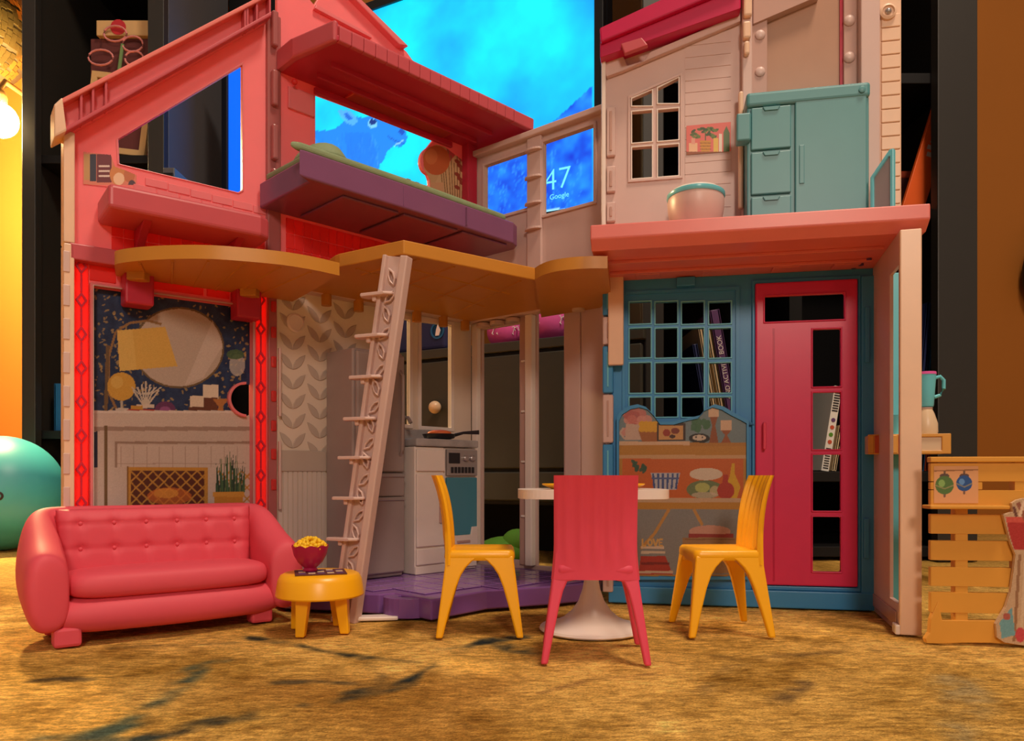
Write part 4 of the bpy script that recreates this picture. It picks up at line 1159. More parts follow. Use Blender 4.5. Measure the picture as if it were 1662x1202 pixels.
wt = thing('worktop', 'grey marbled worktop over the cabinet and oven below the kitchen window', 'worktop', mtx=FK.m(12.9, -0.3, zk + 14.05))
MB().box(0, 9.1, -6.8, -0.6, 0, 0.85).build('slab', M['marble'], wt, bevel=0.15)
MB().box(0, 9.1, -1.1, -0.6, 0.85, 2.2).build('splash_back', M['marble'], wt, bevel=0.1)
MB().tube([(0.9, -2.0, 0.8), (0.9, -2.0, 2.8), (1.1, -2.6, 3.4), (1.4, -3.4, 3.3), (1.5, -3.8, 2.7)], 0.22, 10).build('faucet', M['steel'], wt, smooth=60)
MB().lathe([(0.5, 0), (0.5, 0.3), (0.3, 0.7)], 14, (0.9, -2.0, 0.8)).build('faucet_base', M['steel'], wt, smooth=40)
pc = FK.at(18.2, 3.9)
pan = thing('frying_pan', 'black toy frying pan with orange food standing on the marbled worktop', 'pan', (pc[0], pc[1], zk + 15.0), 0)
MB().lathe([(1.2, 0), (1.75, 0.15), (2.0, 0.6), (1.85, 0.6), (1.6, 0.3), (0, 0.25)], 28).build('bowl', M['dark'], pan, smooth=40)
MB().tube([(1.8, 0, 0.5), (2.8, -0.2, 0.75), (4.6, -0.5, 0.8)], [0.2, 0.16, 0.26], 10).build('handle', M['dark'], pan, smooth=60)
fish = MB().ball((0, 0, 0), (1.4, 0.8, 0.4), 20, 10).build('toy_food', M['fish'], None, smooth=60)
fish.location = (pc[0] * S, pc[1] * S, (zk + 15.0 + 0.72) * S)
tag(fish, 'orange lump of toy food lying in the black frying pan', 'toy food')

# sofa
sc_ = FL.at(6.7, 5.9)
sofa = thing('sofa', 'coral pink tufted plastic toy sofa in front of the fireplace picture', 'sofa', mtx=FL.m(6.7, 6.3, 0))
W2 = 10.7
def ring_at(px, py, nx_, ny_, half, zlo, zhi, bul):
    """cross-section rectangle of the tub, nx,ny points outwards"""
    o, i = half, -half
    prof = [(i, zlo + 0.3), (o * 0.55, zlo), (o * 1.0, zlo + (zhi - zlo) * 0.22), (o + bul, zlo + (zhi - zlo) * 0.5), (o * 0.95, zhi - 0.7), (o * 0.2, zhi), (i, zhi - 0.8), (i, zlo + (zhi - zlo) * 0.5)]
    return [(px + nx_ * a_, py + ny_ * a_, b_) for a_, b_ in prof]
hx, fy0, by0 = 9.0, -4.2, 3.4
st = [(-hx + 0.1, -4.9, -1, -0.25, 1.15, 1.4, 6.8, 0.1), (-hx - 0.1, -4.4, -1, -0.1, 1.45, 0.9, 7.5, 0.3), (-hx, -2.2, -1, 0, 1.45, 1.0, 8.1, 0.55), (-hx, 0.5, -1, 0.05, 1.45, 1.1, 9.5, 0.6), (-hx - 0.1, 2.7, -0.85, 0.5, 1.35, 1.1, 10.6, 0.35), (-hx + 1.9, by0 + 0.1, -0.2, 1, 1.2, 1.1, 10.65, 0.2), (-3, by0 + 0.2, 0, 1, 1.15, 1.5, 10.6, 0.2)]
full = st + [(-x, y, -a_, b_, h_, z0, z1, bu) for x, y, a_, b_, h_, z0, z1, bu in reversed(st)]
rings = []
for x, y, a_, b_, h_, z0, z1, bu in full:
    l = math.hypot(a_, b_)
    rings.append(ring_at(x, y, a_ / l, b_ / l, h_, z0, z1, bu))
MB().loft(rings).build('frame', M['sofa'], sofa, sub=3)
# back cushion: a tufted curved sheet
nxx, nzz = 60, 30
vs, fs = [], []
tx = [-6.2, -3.7, -1.2, 1.3, 3.8, 6.3]
tzs = [6.9, 9.0]
for j in range(nzz + 1):
    z = 4.2 + 6.0 * j / nzz
    for i in range(nxx + 1):
        x = -7.9 + 15.8 * i / nxx
        e = min(1, (7.9 - abs(x)) / 0.8) ** 0.5 * min(1, (6.0 - 6.0 * j / nzz) / 0.9 + 0.02) ** 0.5
        dd_ = min(math.hypot(x - a_, z - b_) for a_ in tx for b_ in tzs)
        cr_ = min(min(abs(x - a_) for a_ in tx), min(abs(z - b_) for b_ in tzs) + 0.05)
        y = 1.75 - 0.85 * e + 0.22 * (z - 7) * 0.25 + 0.30 * math.exp(-(dd_ / 0.38) ** 2) + 0.10 * math.exp(-(cr_ / 0.22) ** 2)
        vs.append((x, y, z))
for j in range(nzz):
    for i in range(nxx):
        k = j * (nxx + 1) + i
        fs.append((k, k + 1, k + nxx + 2, k + nxx + 1))
n0 = len(vs)
bk = MB().add(vs, fs)
bko = bk.build('back_cushion', M['sofa'], sofa, smooth=80)
sm = bko.modifiers.new('thick', 'SOLIDIFY'); sm.thickness = 0.8 * S; sm.offset = -1
btn = MB().ball((0, 0, 0), (0.17, 0.1, 0.17), 12, 8).mesh('button', M['sofa'], 60)
for a_ in tx:
    for b_ in tzs:
        link('button', btn, bko, Matrix.Translation((a_ * S, (1.75 - 0.85 + 0.055 * (b_ - 7) + 0.30) * S, b_ * S)))
def cushion(x0, x1, y0, y1, z0, z1, r):
    rr = [(z0, 0.75), (z0 + 0.25 * (z1 - z0), 1.0), (z0 + 0.7 * (z1 - z0), 1.0), (z1, 0.7)]
    cx, cy, hx_, hy_ = (x0 + x1) / 2, (y0 + y1) / 2, (x1 - x0) / 2, (y1 - y0) / 2
    rings = []
    for z, f in rr:
        m_ = r * (1 - f) * 2
        a_, b_ = hx_ - m_, hy_ - m_
        rings.append([(cx - a_, cy - b_ + r, z), (cx - a_ + r, cy - b_, z), (cx, cy - b_ - 0.15, z), (cx + a_ - r, cy - b_, z), (cx + a_, cy - b_ + r, z), (cx + a_, cy + b_ - r, z), (cx + a_ - r, cy + b_, z), (cx - a_ + r, cy + b_, z), (cx - a_, cy + b_ - r, z)])
    return MB().loft(rings)
cushion(-7.9, 7.9, -4.9, 1.6, 3.3, 5.7, 1.0).build('seat_cushion', M['sofa'], sofa, sub=2)
cushion(-9.9, 9.9, -5.0, 3.4, 0.6, 3.9, 1.9).build('base', M['sofa'], sofa, sub=2)
ft = MB().box(-0.95, 0.95, -0.8, 0.8, 0, 1.5).mesh('foot', M['sofa'])
for x, y in ((-7.8, -3.6), (7.2, -2.9), (-7.8, 2.2), (7.2, 2.2)):
    link('foot', ft, sofa, Matrix.Translation((x * S, y * S, 0)), bevel=0.25)

# coffee table with its magazine and popcorn bowl
tx_, ty_ = -16.05, 63.4
ctab = thing('side_table', 'round orange yellow toy side table with popcorn bowl beside the sofa', 'table', (tx_, ty_, 0))
MB().lathe([(0, 3.0), (3.55, 3.0), (3.62, 3.12), (3.42, 4.35), (3.2, 4.75), (2.9, 4.9), (0, 4.9)], 48).build('table_top', M['orange'], ctab, smooth=35)
for k in range(4):
    an = math.radians(67 + 90 * k)
    dx, dy = math.cos(an), math.sin(an)
    r1 = [(2.15 * dx + a_, 2.15 * dy + b_, 3.05) for a_, b_ in ((-.54, -.54), (.54, -.54), (.54, .54), (-.54, .54))]
    r0 = [(2.5 * dx + a_, 2.55 * dy + b_, 0) for a_, b_ in ((-.36, -.36), (.36, -.36), (.36, .36), (-.36, .36))]
    MB().loft([r0, r1]).build('leg', M['orange'], ctab, bevel=0.1)
mg = thing('magazine', 'small dark printed magazine sheet lying on the round side table', 'magazine', (tx_ + 0.3, ty_ - 0.5, 4.92), 0.3)
MB().box(-2.2, 1.9, -1.6, 1.7, 0, 0.09).build('cover', M['maroon'], mg, bevel=0.03)
for i in range(5):
    for j in range(3):
        MB().box(-1.9 + i * 0.75, -1.35 + i * 0.75, -1.3 + j * 1.0, -0.6 + j * 1.0, 0.09, 0.11).build('printed_square', M['tan'] if (i + j) % 2 else M['book_purple'], mg)
bx_, by_ = tx_ - 0.75, ty_ - 0.3
bowl = thing('popcorn_bowl', 'magenta scalloped toy bowl full of yellow popcorn on the round side table', 'bowl', (bx_, by_, 5.03))
n = 48
ringsO, ringsI = [], []
prof = [(0.55, 0.0), (0.62, 0.12), (0.5, 0.3), (1.0, 0.75), (1.32, 1.35), (1.5, 2.05)]
rings = []
for k, (r, z) in enumerate(prof):
    rings.append([(r * math.cos(2 * math.pi * i / n), r * math.sin(2 * math.pi * i / n), z + (0.16 * abs(math.cos(5 * 2 * math.pi * i / n)) if k == 5 else 0)) for i in range(n)])
for r, z in ((1.4, 1.95), (1.2, 1.35), (0.0, 1.2)):
    rings.append([(r * math.cos(2 * math.pi * i / n), r * math.sin(2 * math.pi * i / n), z + (0.16 * abs(math.cos(5 * 2 * math.pi * i / n)) if z == 1.95 else 0)) for i in range(n)])
MB().loft(rings).build('bowl', M['magenta'], bowl, smooth=50)
pm = MB()
for k in range(130):
    a_, rr = random.uniform(0, 6.28), 1.28 * math.sqrt(random.random())
    zc = 1.85 + 0.85 * (1 - (rr / 1.4) ** 2) + random.uniform(-0.1, 0.1)
    pm.ball((rr * math.cos(a_), rr * math.sin(a_), zc), random.uniform(0.14, 0.22), 7, 5)
pm.ball((0, 0, 1.75), (1.3, 1.3, 0.7), 20, 10)
pc_ = pm.build('popcorn', M['popcorn'], bowl, smooth=60)
tag(pc_, 'heap of yellow popcorn', kind='stuff')

# chairs
def chair(name, label, m, loc, rz, group, w=1.0):
    t = thing(name, label, 'chair', loc, rz, group)
    # seat: shallow dished plate with rounded corners
    n_, vs_ = 10, []
    sg = MB()
    ol = []
    for cx, cy, a0 in ((2.2, 2.4, 0), (-2.2, 2.4, 90), (-2.2, -2.25, 180), (2.2, -2.25, 270)):
        for k in range(5):
            a_ = math.radians(a0 + k * 22.5)
            ol.append((cx * w + 0.55 * math.cos(a_), cy + 0.55 * math.sin(a_)))
    rings = [[(x * f, y * f, z) for x, y in ol] for f, z in ((0.72, 6.15), (0.97, 6.1), (1.0, 6.35), (0.99, 6.75), (0.93, 6.95), (0.6, 6.8), (0.05, 6.72))]
    sg.loft(rings).build('seat', m, t, smooth=60)
    # backrest: corrugated curved shell
    nu, nv = 36, 18
    fr_, bk_ = [], []
    for j in range(nv + 1):
        q = j / nv
        z = 5.75 + 7.25 * q
        yc = -2.42 - 0.05 * q - 0.95 * q ** 3
        hw_ = (2.72 + 0.45 * max(0, 0.35 - q) ** 1.5 * 2) * w
        th = 0.55 - 0.2 * q
        for i in range(nu + 1):
            p_ = -1 + 2 * i / nu
            x = p_ * hw_
            cv = -0.30 * (1 - p_ * p_) * (0.4 + 0.6 * q)
            fl_ = min(1, max(0, (q - 0.12) / 0.2)) * (1 if abs(p_) < 0.86 else 0)
            rib = 0.15 * (0.5 - 0.5 * math.cos((p_ / 0.86 + 1) * 5 * math.pi)) * fl_
            edge = math.sqrt(max(0, 1 - ((abs(p_) - 0.93) / 0.07) ** 2)) if abs(p_) > 0.93 else 1
            fr_.append((x, yc + cv + th * 0.5 * edge - rib, z))
            bk_.append((x, yc + cv - th * 0.5 * edge - rib * 0.85, z))
    B = MB()
    fs_ = []
    N = (nu + 1) * (nv + 1)
    for j in range(nv):
        for i in range(nu):
            k = j * (nu + 1) + i
            fs_.append((k, k + 1, k + nu + 2, k + nu + 1))
            fs_.append((N + k, N + k + nu + 1, N + k + nu + 2, N + k + 1))
    for i in range(nu):
        fs_.append((i, N + i, N + i + 1, i + 1))
        k = nv * (nu + 1) + i
        fs_.append((k, k + 1, N + k + 1, N + k))
    for j in range(nv):
        k = j * (nu + 1)
        fs_.append((k, k + nu + 1, N + k + nu + 1, N + k))
        k += nu
        fs_.append((k, N + k, N + k + nu + 1, k + nu + 1))
    B.add(fr_ + bk_, fs_).build('backrest', m, t, smooth=50)
    # legs: tapered, splayed, flaring into the seat
    for sx_ in (-1, 1):
        for sy_ in (-1, 1):
            rings = []
            for z, wx, wy in ((0, .46, .56), (2.2, .58, .84), (4.0, .70, 1.14), (5.0, .82, 1.42), (5.6, 1.0, 1.75), (6.1, 1.3, 2.2), (6.5, 1.7, 2.75)):
                ox, oy = 2.72 + 0.85 * (1 - z / 6.5), 2.80 + 0.80 * (1 - z / 6.5)
                if sy_ < 0: oy -= 0.18
                xa, xb = sx_ * ox * w, sx_ * (ox - wx) * w
                ya, yb = sy_ * oy, sy_ * (oy - wy)
                rings.append([(xa, ya, z), (xb, ya, z), (xb, yb, z), (xa, yb, z)])
            MB().loft(rings).build('leg', m, t, bevel=0.14, seg=3, smooth=30)
    ap = [(-2.3 * w, 6.4), (2.3 * w, 6.4), (2.5 * w, 5.1), (1.9 * w, 5.6), (1.0 * w, 5.8), (-1.0 * w, 5.8), (-1.9 * w, 5.6), (-2.5 * w, 5.1)]
    MB().prism(ap, (), -2.72, -2.3).build('rear_apron', m, t, bevel=0.12)
    MB().prism(ap, (), 2.3, 2.75).build('front_apron', m, t, bevel=0.12)
    return t
grp = 'dining chairs around the pedestal table'
chair('dining_chair', 'orange yellow dining chair left of the white table, facing right', M['orange'], (-2.75, 63.9, 0), -math.pi / 2 + 0.02, grp)
chair('dining_chair', 'orange yellow dining chair right of the white table, facing left', M['orange'], (17.6, 64.0, 0), math.pi / 2 + 0.03, grp)
chair('dining_chair', 'rose pink dining chair seen from behind, in front of the white table', M['chair_pink'], (5.95, 55.2, 0), math.radians(-3.5), grp, 1.06)

# pedestal table
tc_ = (6.7, 64.0)
dt = thing('dining_table', 'white tulip pedestal toy dining table behind the rose pink chair', 'table', (tc_[0], tc_[1], 0))
prof = [(0, 0), (4.3, 0), (4.4, 0.12), (4.3, 0.3), (3.3, 0.55), (2.4, 0.95), (1.65, 1.6), (1.1, 2.4), (0.75, 3.4), (0.53, 4.6), (0.45, 6.0), (0.45, 9.0), (0.7, 10.4), (1.5, 11.05), (0, 11.05)]
MB().lathe(prof, 48).build('pedestal', M['white'], dt, smooth=35)
ol = []
for k in range(64):
    t = 2 * math.pi * k / 64
    c_, s_ = math.cos(t), math.sin(t)
    ol.append((6.2 * math.copysign(abs(c_) ** 0.35, c_), 4.6 * math.copysign(abs(s_) ** 0.6, s_)))
MB().prism(ol, (), 11.1, 11.85, 'z').build('table_top', M['white'], dt, bevel=0.08)
plate = thing('plate', 'yellow toy plate at the left end of the white dining table', 'plate', (4.5, 63.2, 11.87), 0, 'yellow plates on the dining table')
MB().lathe([(0, 0), (1.2, 0), (1.9, 0.3), (1.95, 0.4), (1.2, 0.15), (0, 0.12)], 32).build('dish', M['yellow'], plate, smooth=40)
MB().lathe([(1.86, 0.28), (2.0, 0.36), (1.98, 0.44), (1.84, 0.38)], 32).build('rim', M['orange'], plate, smooth=40)
dup(plate, (9.1, 63.4, 11.87), None, 'yellow toy plate at the right end of the white dining table')

# bathroom: toilet, wardrobe, mirror
z35 = H1 + 2.03
tl_ = FR.at((S_(1078) + S_(1168)) / 2 + 0.15, 5.4)
to = thing('toilet', 'blush white toy toilet with aqua seat line below the bathroom window', 'toilet', mtx=FR.m((S_(1078) + S_(1168)) / 2 + 0.15, 5.4, z35))
rings = []
for z, r in ((0, 1.9), (0.6, 2.0), (1.5, 2.35), (2.6, 2.55), (3.4, 2.6), (3.7, 2.55)):
    rings.append([(r * math.cos(t), (r * 1.12) * math.sin(t) - 0.4, z) for t in [2 * math.pi * k / 32 for k in range(32)]])
MB().loft(rings).build('bowl', M['blush'], to, smooth=50)
rings = []
for z, f in ((3.7, 1.0), (3.85, 1.03), (4.1, 1.02), (4.2, 0.95)):
    rings.append([(2.6 * f * math.cos(t), 2.92 * f * math.sin(t) - 0.4, z) for t in [2 * math.pi * k / 32 for k in range(32)]])
MB().loft(rings).build('seat', M['teal_bright'], to, smooth=50)
MB().loft([[(2.35 * f * math.cos(t), 2.6 * f * math.sin(t) - 0.4, z) for t in [2 * math.pi * k / 32 for k in range(32)]] for z, f in ((4.15, 1), (4.4, 0.97), (4.45, 0.3))]).build('lid', M['white'], to, smooth=50)
MB().box(-2.2, 2.4, 2.9, 5.0, 0.2, 5.0).build('tank', M['blush'], to, bevel=0.3, seg=3)

s_a, s_b = us(FR, 1213, 4.4), us(FR, 1412, 4.4)
wd = thing('wardrobe', 'sea green toy wardrobe with three drawers and one wide door upstairs', 'wardrobe', mtx=FR.m(s_a, 0, z35))
ww = s_b - s_a
hw = 13.9
MB().box(0, ww, -4.1, -1.1, 0, hw - 1.2).build('body', M['teal'], wd, bevel=0.12)
MB().box(-0.1, ww + 0.05, -4.5, -1.0, hw - 1.35, hw).build('top_board', M['teal'], wd, bevel=0.3, seg=3)
nd = ww * 0.365
for k in range(3):
    z0 = 0.1 + k * 4.2
    dr0 = MB().box(0.35, nd, -4.4, -4.1, z0, z0 + 3.95).build('drawer', M['teal'], wd, bevel=0.1)
    MB().prism([(1.35, z0 + 3.9), (1.55, z0 + 3.55), (2.75, z0 + 3.55), (2.95, z0 + 3.9)], (), -4.55, -4.35).build('pull', M['teal'], dr0, bevel=0.05)
MB().box(nd + 0.35, ww - 0.25, -4.4, -4.1, 0.1, 12.8).build('door', M['teal'], wd, bevel=0.1)
MB().box(nd + 0.7, nd + 1.15, -4.48, -4.35, 5.0, 8.6).build('door_pull', M['teal'], wd, bevel=0.06)
MB().box(-1.0, 0.3, -4.8, -3.4, 9.3, 11.9).build('clip', M['teal'], wd, bevel=0.15)
MB().box(-1.0, 0.3, -4.8, -3.4, 0.0, 0.6).build('clip', M['teal'], wd, bevel=0.1)
MB().lathe([(0.3, 0), (0.3, 0.15), (0.15, 0.2)], 14, T=Matrix.Translation((ww - 0.7, -4.5, hw - 0.75)) @ Matrix.Rotation(math.pi / 2, 4, 'X')).build('peg', M['teal'], wd, smooth=40)
mp_ = FR.at(us(FR, 1434, 5.5), 5.5)
mi = thing('standing_mirror', 'small aqua framed toy mirror standing right of the sea green wardrobe', 'mirror', (mp_[0], mp_[1], z35), math.radians(-50))
mo = [(-1.1, 0), (0.95, 0), (0.95, 6.9), (0.6, 6.9), (-1.1, 4.9)]
mi_ = [(-0.8, 0.3), (0.65, 0.3), (0.65, 6.3), (0.5, 6.3), (-0.8, 4.8)]
MB().prism(mo, [mi_], -0.25, 0.25).build('frame', M['teal_bright'], mi, bevel=0.08)
MB().prism(mi_, (), -0.05, 0.1).build('glass', M['steel'], mi)

# things on the counter of the porch
jp = FS.at(us(FS, 1503, -1.2), -1.2)
vz = 16.85
va = thing('vase', 'cream toy vase on the counter behind the front porch post', 'vase', (jp[0], jp[1], vz))
MB().lathe([(0, 0), (0.95, 0), (1.0, 0.2), (0.98, 1.0), (0.7, 1.9), (0.5, 2.35), (0.4, 2.5), (0, 2.5)], 28).build('body', M['tan'], va, smooth=40)
MB().lathe([(0.5, 2.3), (0.58, 2.4), (0.5, 2.5)], 24).build('rim', M['blush'], va, smooth=40)
jg = thing('jug', 'aqua toy jug with pink lid standing on the cream vase', 'jug', (jp[0], jp[1], vz + 2.53))
MB().lathe([(0, 0), (0.6, 0), (0.65, 0.15), (0.75, 1.6), (0.85, 3.0), (0, 3.0)], 28).build('body', M['teal_bright'], jg, smooth=40)
MB().lathe([(0, 3.0), (0.88, 3.0), (0.85, 3.25), (0, 3.35)], 28).build('lid', M['pink_ball'], jg, smooth=40)
MB().tube([(0.75, 0, 0.9), (1.3, 0, 1.1), (1.65, 0, 1.7), (1.65, 0, 2.5), (1.3, 0, 2.85), (0.8, 0, 2.7)], 0.17, 10).build('handle', M['teal_bright'], jg, smooth=60)
cp_ = FS.at(us(FS, 1456, -1.0), -1.0)
cu_ = thing('cup', 'small aqua toy cup on the counter inside the porch opening', 'cup', (cp_[0], cp_[1], vz))
MB().lathe([(0, 0), (0.5, 0), (0.62, 1.7), (0.66, 1.8), (0.55, 1.8), (0.42, 0.2), (0, 0.2)], 24).build('body', M['teal_bright'], cu_, smooth=40)
MB().tube([(-0.5, 0, 0.4), (-0.95, 0, 0.5), (-0.95, 0, 1.2), (-0.55, 0, 1.3)], 0.12, 8).build('handle', M['teal_bright'], cu_, smooth=60)

# ochre pallet stall with ornaments and tool bucket
PL = Fr((32.05, 59.3), (44.0, 57.9))
ps = thing('pallet_stall', 'ochre toy pallet stand with bauble picture at the right edge', 'pallet stand', (0, 0, 0))
def pal(name, u0, v0, u1, v1, m='pallet', y0=-0.5, y1=0.0, pts=None, bevel=0.08, par=None):
    q_ = pts or rect(us(PL, u0), us(PL, u1), pp(PL, u0, v1)[1], pp(PL, u0, v0)[1])
    return MB().prism(q_, (), y0, y1).build(name, M[m], par or ps, PL.M if par is None else None, bevel=bevel)
UE = 1730
zt_ = lambda v: CH + (HV - v) * 58.6 / F
def sl(u0, u1, z0, z1, **k):
    return pal('slat', 0, 0, 0, 0, pts=rect(us(PL, u0), us(PL, u1), z0, z1), **k)
pal('top_rail', 0, 0, 0, 0, pts=rect(us(PL, 1504), us(PL, UE), zt_(750), zt_(741)), y0=-0.75)
sl(1506, UE, zt_(781), zt_(751))
sl(1506, 1590, zt_(794), zt_(782))
sl(1506, UE, zt_(822), zt_(795))
pal('ledge', 0, 0, 0, 0, pts=rect(us(PL, 1496), us(PL, 1622), zt_(825), zt_(819)), y0=-1.6)
for va_, vb_ in ((834, 866), (877, 909), (920, 951), (961, 994)):
    sl(1506, UE, zt_(vb_), zt_(va_))
bp_ = pq(PL, [(1506, 1002), (1512, 985), (1517, 975), (1521, 990), (1524, 1004), (1524, 1003), (1730, 1005), (1730, 1049), (1660, 1048), (1600, 1040), (1556, 1040), (1520, 1046), (1499, 1044), (1497, 1034), (1504, 1024)])
bp_ = [(s, max(0.0, z)) for s, z in bp_]
pal('foot_board', 0, 0, 0, 0, pts=[(s, z) for i, (s, z) in enumerate(bp_) if i != 5], y0=-0.6)
pal('stile', 0, 0, 0, 0, pts=rect(us(PL, 1546), us(PL, 1567), 0.6, zt_(795)), y0=-0.45, y1=0.4)
pal('stile', 0, 0, 0, 0, pts=rect(us(PL, 1642), us(PL, 1680), 0.6, zt_(745)), y0=-0.45, y1=0.4)
q0, q1 = pp(PL, 1516, 816, 0.56), pp(PL, 1588, 756, 0.56)
a = Art(PL, 0.53, (q0[0], q1[0], q0[1], q1[1]), 26, (222, 164, 116))
a.line([(1516, 764), (1588, 762)], 2, (160, 110, 70))
for u, v, r, c1, c2 in ((1533, 787, 15, (84, 120, 66), (150, 190, 110)), (1565, 784, 13, (40, 84, 150), (110, 160, 220))):
    a.line([(u, 764), (u, 774)], 3, (120, 90, 70)).ell(u, 772, 8, 4, (96, 74, 70)).ell(u, v, r, r, c1).ell(u - r * .3, v - r * .2, r * .35, r * .4, c2, .8).line([(u - r, v), (u, v + 6), (u + r, v)], 2, (170, 150, 110), .7).ell(u, v + r + 2, 2, 3, (120, 90, 80))
a.build('printed_bauble_sticker', M['print'], ps, PL.M)
tb = thing('tool_bucket', 'flat printed cutout of a red bucket of garden tools on the pallet stand', 'cutout', (0, 0, 0))
og = [(1662, 808), (1650, 811), (1642, 816), (1644, 830), (1628, 835), (1634, 858), (1640, 880), (1648, 900), (1645, 925), (1640, 960), (1632, 985), (1616, 1012), (1618, 1034), (1630, 1042), (1662, 1047), (1720, 1048), (1720, 808)]
lo, hi = pp(PL, 1614, 1048, 0.9), pp(PL, 1722, 806, 0.9)
a = Art(PL, 0.95, (lo[0], hi[0], max(0.05, lo[1]), hi[1]), 14, (196, 164, 132))
a.poly([(1632, 838), (1720, 838), (1716, 892), (1646, 892), (1638, 866)], (176, 50, 50)).poly([(1632, 838), (1720, 838), (1720, 846), (1634, 848)], (206, 84, 74))
a.line([(1652, 815), (1668, 850)], 7, (150, 90, 70)).line([(1662, 812), (1655, 838)], 5, (226, 196, 170)).line([(1645, 822), (1650, 838)], 5, (110, 70, 60))
for k, c_ in enumerate(((150, 110, 80), (206, 180, 150), (120, 84, 64), (190, 150, 120))):
    a.line([(1655 + k * 10, 900), (1646 + k * 11, 1040)], 5, c_)
a.poly([(1622, 1010), (1642, 985), (1648, 1030), (1626, 1036)], (110, 160, 170)).ell(1656, 1030, 8, 12, (196, 70, 80)).ell(1634, 1000, 6, 6, (170, 90, 80))
a.grain(4)
kp = a.inside(pq(PL, og, 0.95))
a.build('printed_face', M['print'], tb, PL.M, keep=kp)
oq = [(s, max(0.02, z)) for s, z in pq(PL, og, 0.9)]
MB().prism(oq, (), -0.93, -0.62).build('card', M['tan'], tb, PL.M)

# ------------------------------------------------------------------ the room behind the toy house
# television
FT = Fr((-58.0, 155.05), (12.9, 118.0))
tvz0, tvz1 = 55.2, 97.5
tv = thing('television', 'large flat television showing a bright cyan sky and an elk', 'television', mtx=FT.m(0, 0, 0))
MB().prism(rect(-1.6, FT.L + 1.6, tvz0 - 1.8, tvz1 + 1.6), [rect(0, FT.L, tvz0, tvz1)], -0.5, 1.0).build('bezel', M['bezel'], tv, bevel=0.2)
MB().box(-1.6, FT.L + 1.6, 0.9, 4.0, tvz0 - 1.8, tvz1 + 1.6).build('back_shell', M['bezel'], tv, bevel=0.4)
MB().box(20, 36, -5, 8, 33.05, 34.0).build('stand_foot', M['bezel'], tv, bevel=0.2)
MB().box(25, 31, 1.5, 4.5, 33.9, 56).build('stand_neck', M['bezel'], tv, bevel=0.2)
a = Art(FT, 0.0, (0, FT.L, tvz0, tvz1), 3.4, (0, 200, 255))
f1 = fbm(a.nz, a.nx, 60, 5, 5); f2 = fbm(a.nz, a.nx, 22, 4, 9)
zn = ((a.zz - tvz0) / (tvz1 - tvz0))[..., None]
cl = np.clip((f1 * 0.8 + f2 * 0.2 - 0.30) * 2.9, 0, 1)[..., None]
sn = (a.ss / FT.L)[..., None]
cy = np.array([0, 236, 255.0]); bl_ = np.array([0, 158, 252.0]); dp = np.array([0, 100, 244.0])
a.img = cy * cl + bl_ * (1 - cl)
low = np.clip((0.62 - zn) * 1.6, 0, 1)
a.img = a.img * (1 - low * 0.25) + np.array([0, 176, 255.0]) * low * 0.25
lf_ = np.clip((0.20 - sn) * 8, 0, 1)
a.img = a.img * (1 - lf_) + dp * lf_
top = np.clip((sn - 0.90) * 8, 0, 1) * np.clip((zn - 0.5) * 3, 0, 1)
a.img = a.img * (1 - top * .6) + np.array([0, 120, 245.0]) * top * .6
hill = [(960, 140), (930, 168), (900, 196), (870, 214), (780, 240), (740, 258), (720, 300), (700, 370), (960, 370)]
a.poly(hill, (8, 104, 232))
fl2 = (fbm(a.nz, a.nx, 7, 3, 41)[..., None] - 0.5)
hk = a.inside(pq(FT, hill))
a.img[hk] += (fl2 * np.array([60, 120, 60.0]))[hk]
for k in range(160):
    u = r_.uniform(775, 945); v = r_.uniform(262, 350)
    a.line([(u, v), (u + r_.uniform(-6, 6), v - r_.uniform(6, 22))], 1.1, (70, 170, 255), 0.35)
a.ell(900, 345, 24, 7, (190, 250, 255), 0.8)
elk = [(500, 214), (516, 212), (534, 211), (548, 206), (557, 198), (566, 196), (560, 192), (552, 186), (549, 180), (556, 178), (566, 179), (575, 186), (582, 191), (592, 190), (604, 187), (618, 190), (630, 196), (643, 203), (652, 207), (659, 213), (661, 223), (657, 234), (648, 239), (640, 236), (634, 240), (627, 248), (624, 258), (617, 266), (612, 282), (606, 300), (600, 330), (500, 330)]
a.poly(elk, (22, 132, 236))
a.poly([(549, 180), (556, 178), (566, 179), (576, 187), (582, 196), (574, 204), (562, 200), (554, 192)], (90, 180, 250), 0.8).poly([(556, 183), (564, 184), (572, 192), (566, 196)], (20, 100, 210), 0.9)
a.ell(605, 200, 8, 8, (130, 210, 250), 0.9).ell(605, 198, 6, 5, (10, 50, 130)).ell(652, 214, 5, 5, (10, 80, 190)).line([(657, 234), (640, 228), (628, 220)], 2, (10, 90, 200)).line([(640, 236), (655, 228)], 2.5, (160, 220, 250), .8)
for k in range(130):
    u, v = r_.uniform(505, 615), r_.uniform(215, 300)
    a.line([(u, v), (u + r_.uniform(0, 4), v + r_.uniform(6, 18))], 1.4, [(10, 112, 226), (70, 160, 245)][k % 2], 0.4)
a.poly([(560, 215), (600, 215), (612, 250), (596, 300), (566, 290)], (14, 110, 222), 0.45)
a.build('screen', M['screen'], tv)
s_, z_ = pp(FT, 905, 292)
RX = Matrix.Rotation(math.pi / 2, 4, 'X')
text('screen_text', '47', 4.9, M['screen_text'], tv, Matrix.Translation((s_ * S, -0.08 * S, z_ * S)) @ RX, thin=-0.06)
s_, z_ = pp(FT, 908, 318)
text('screen_text', 'Google', 1.15, M['screen_text'], tv, Matrix.Translation((s_ * S, -0.08 * S, z_ * S)) @ RX)

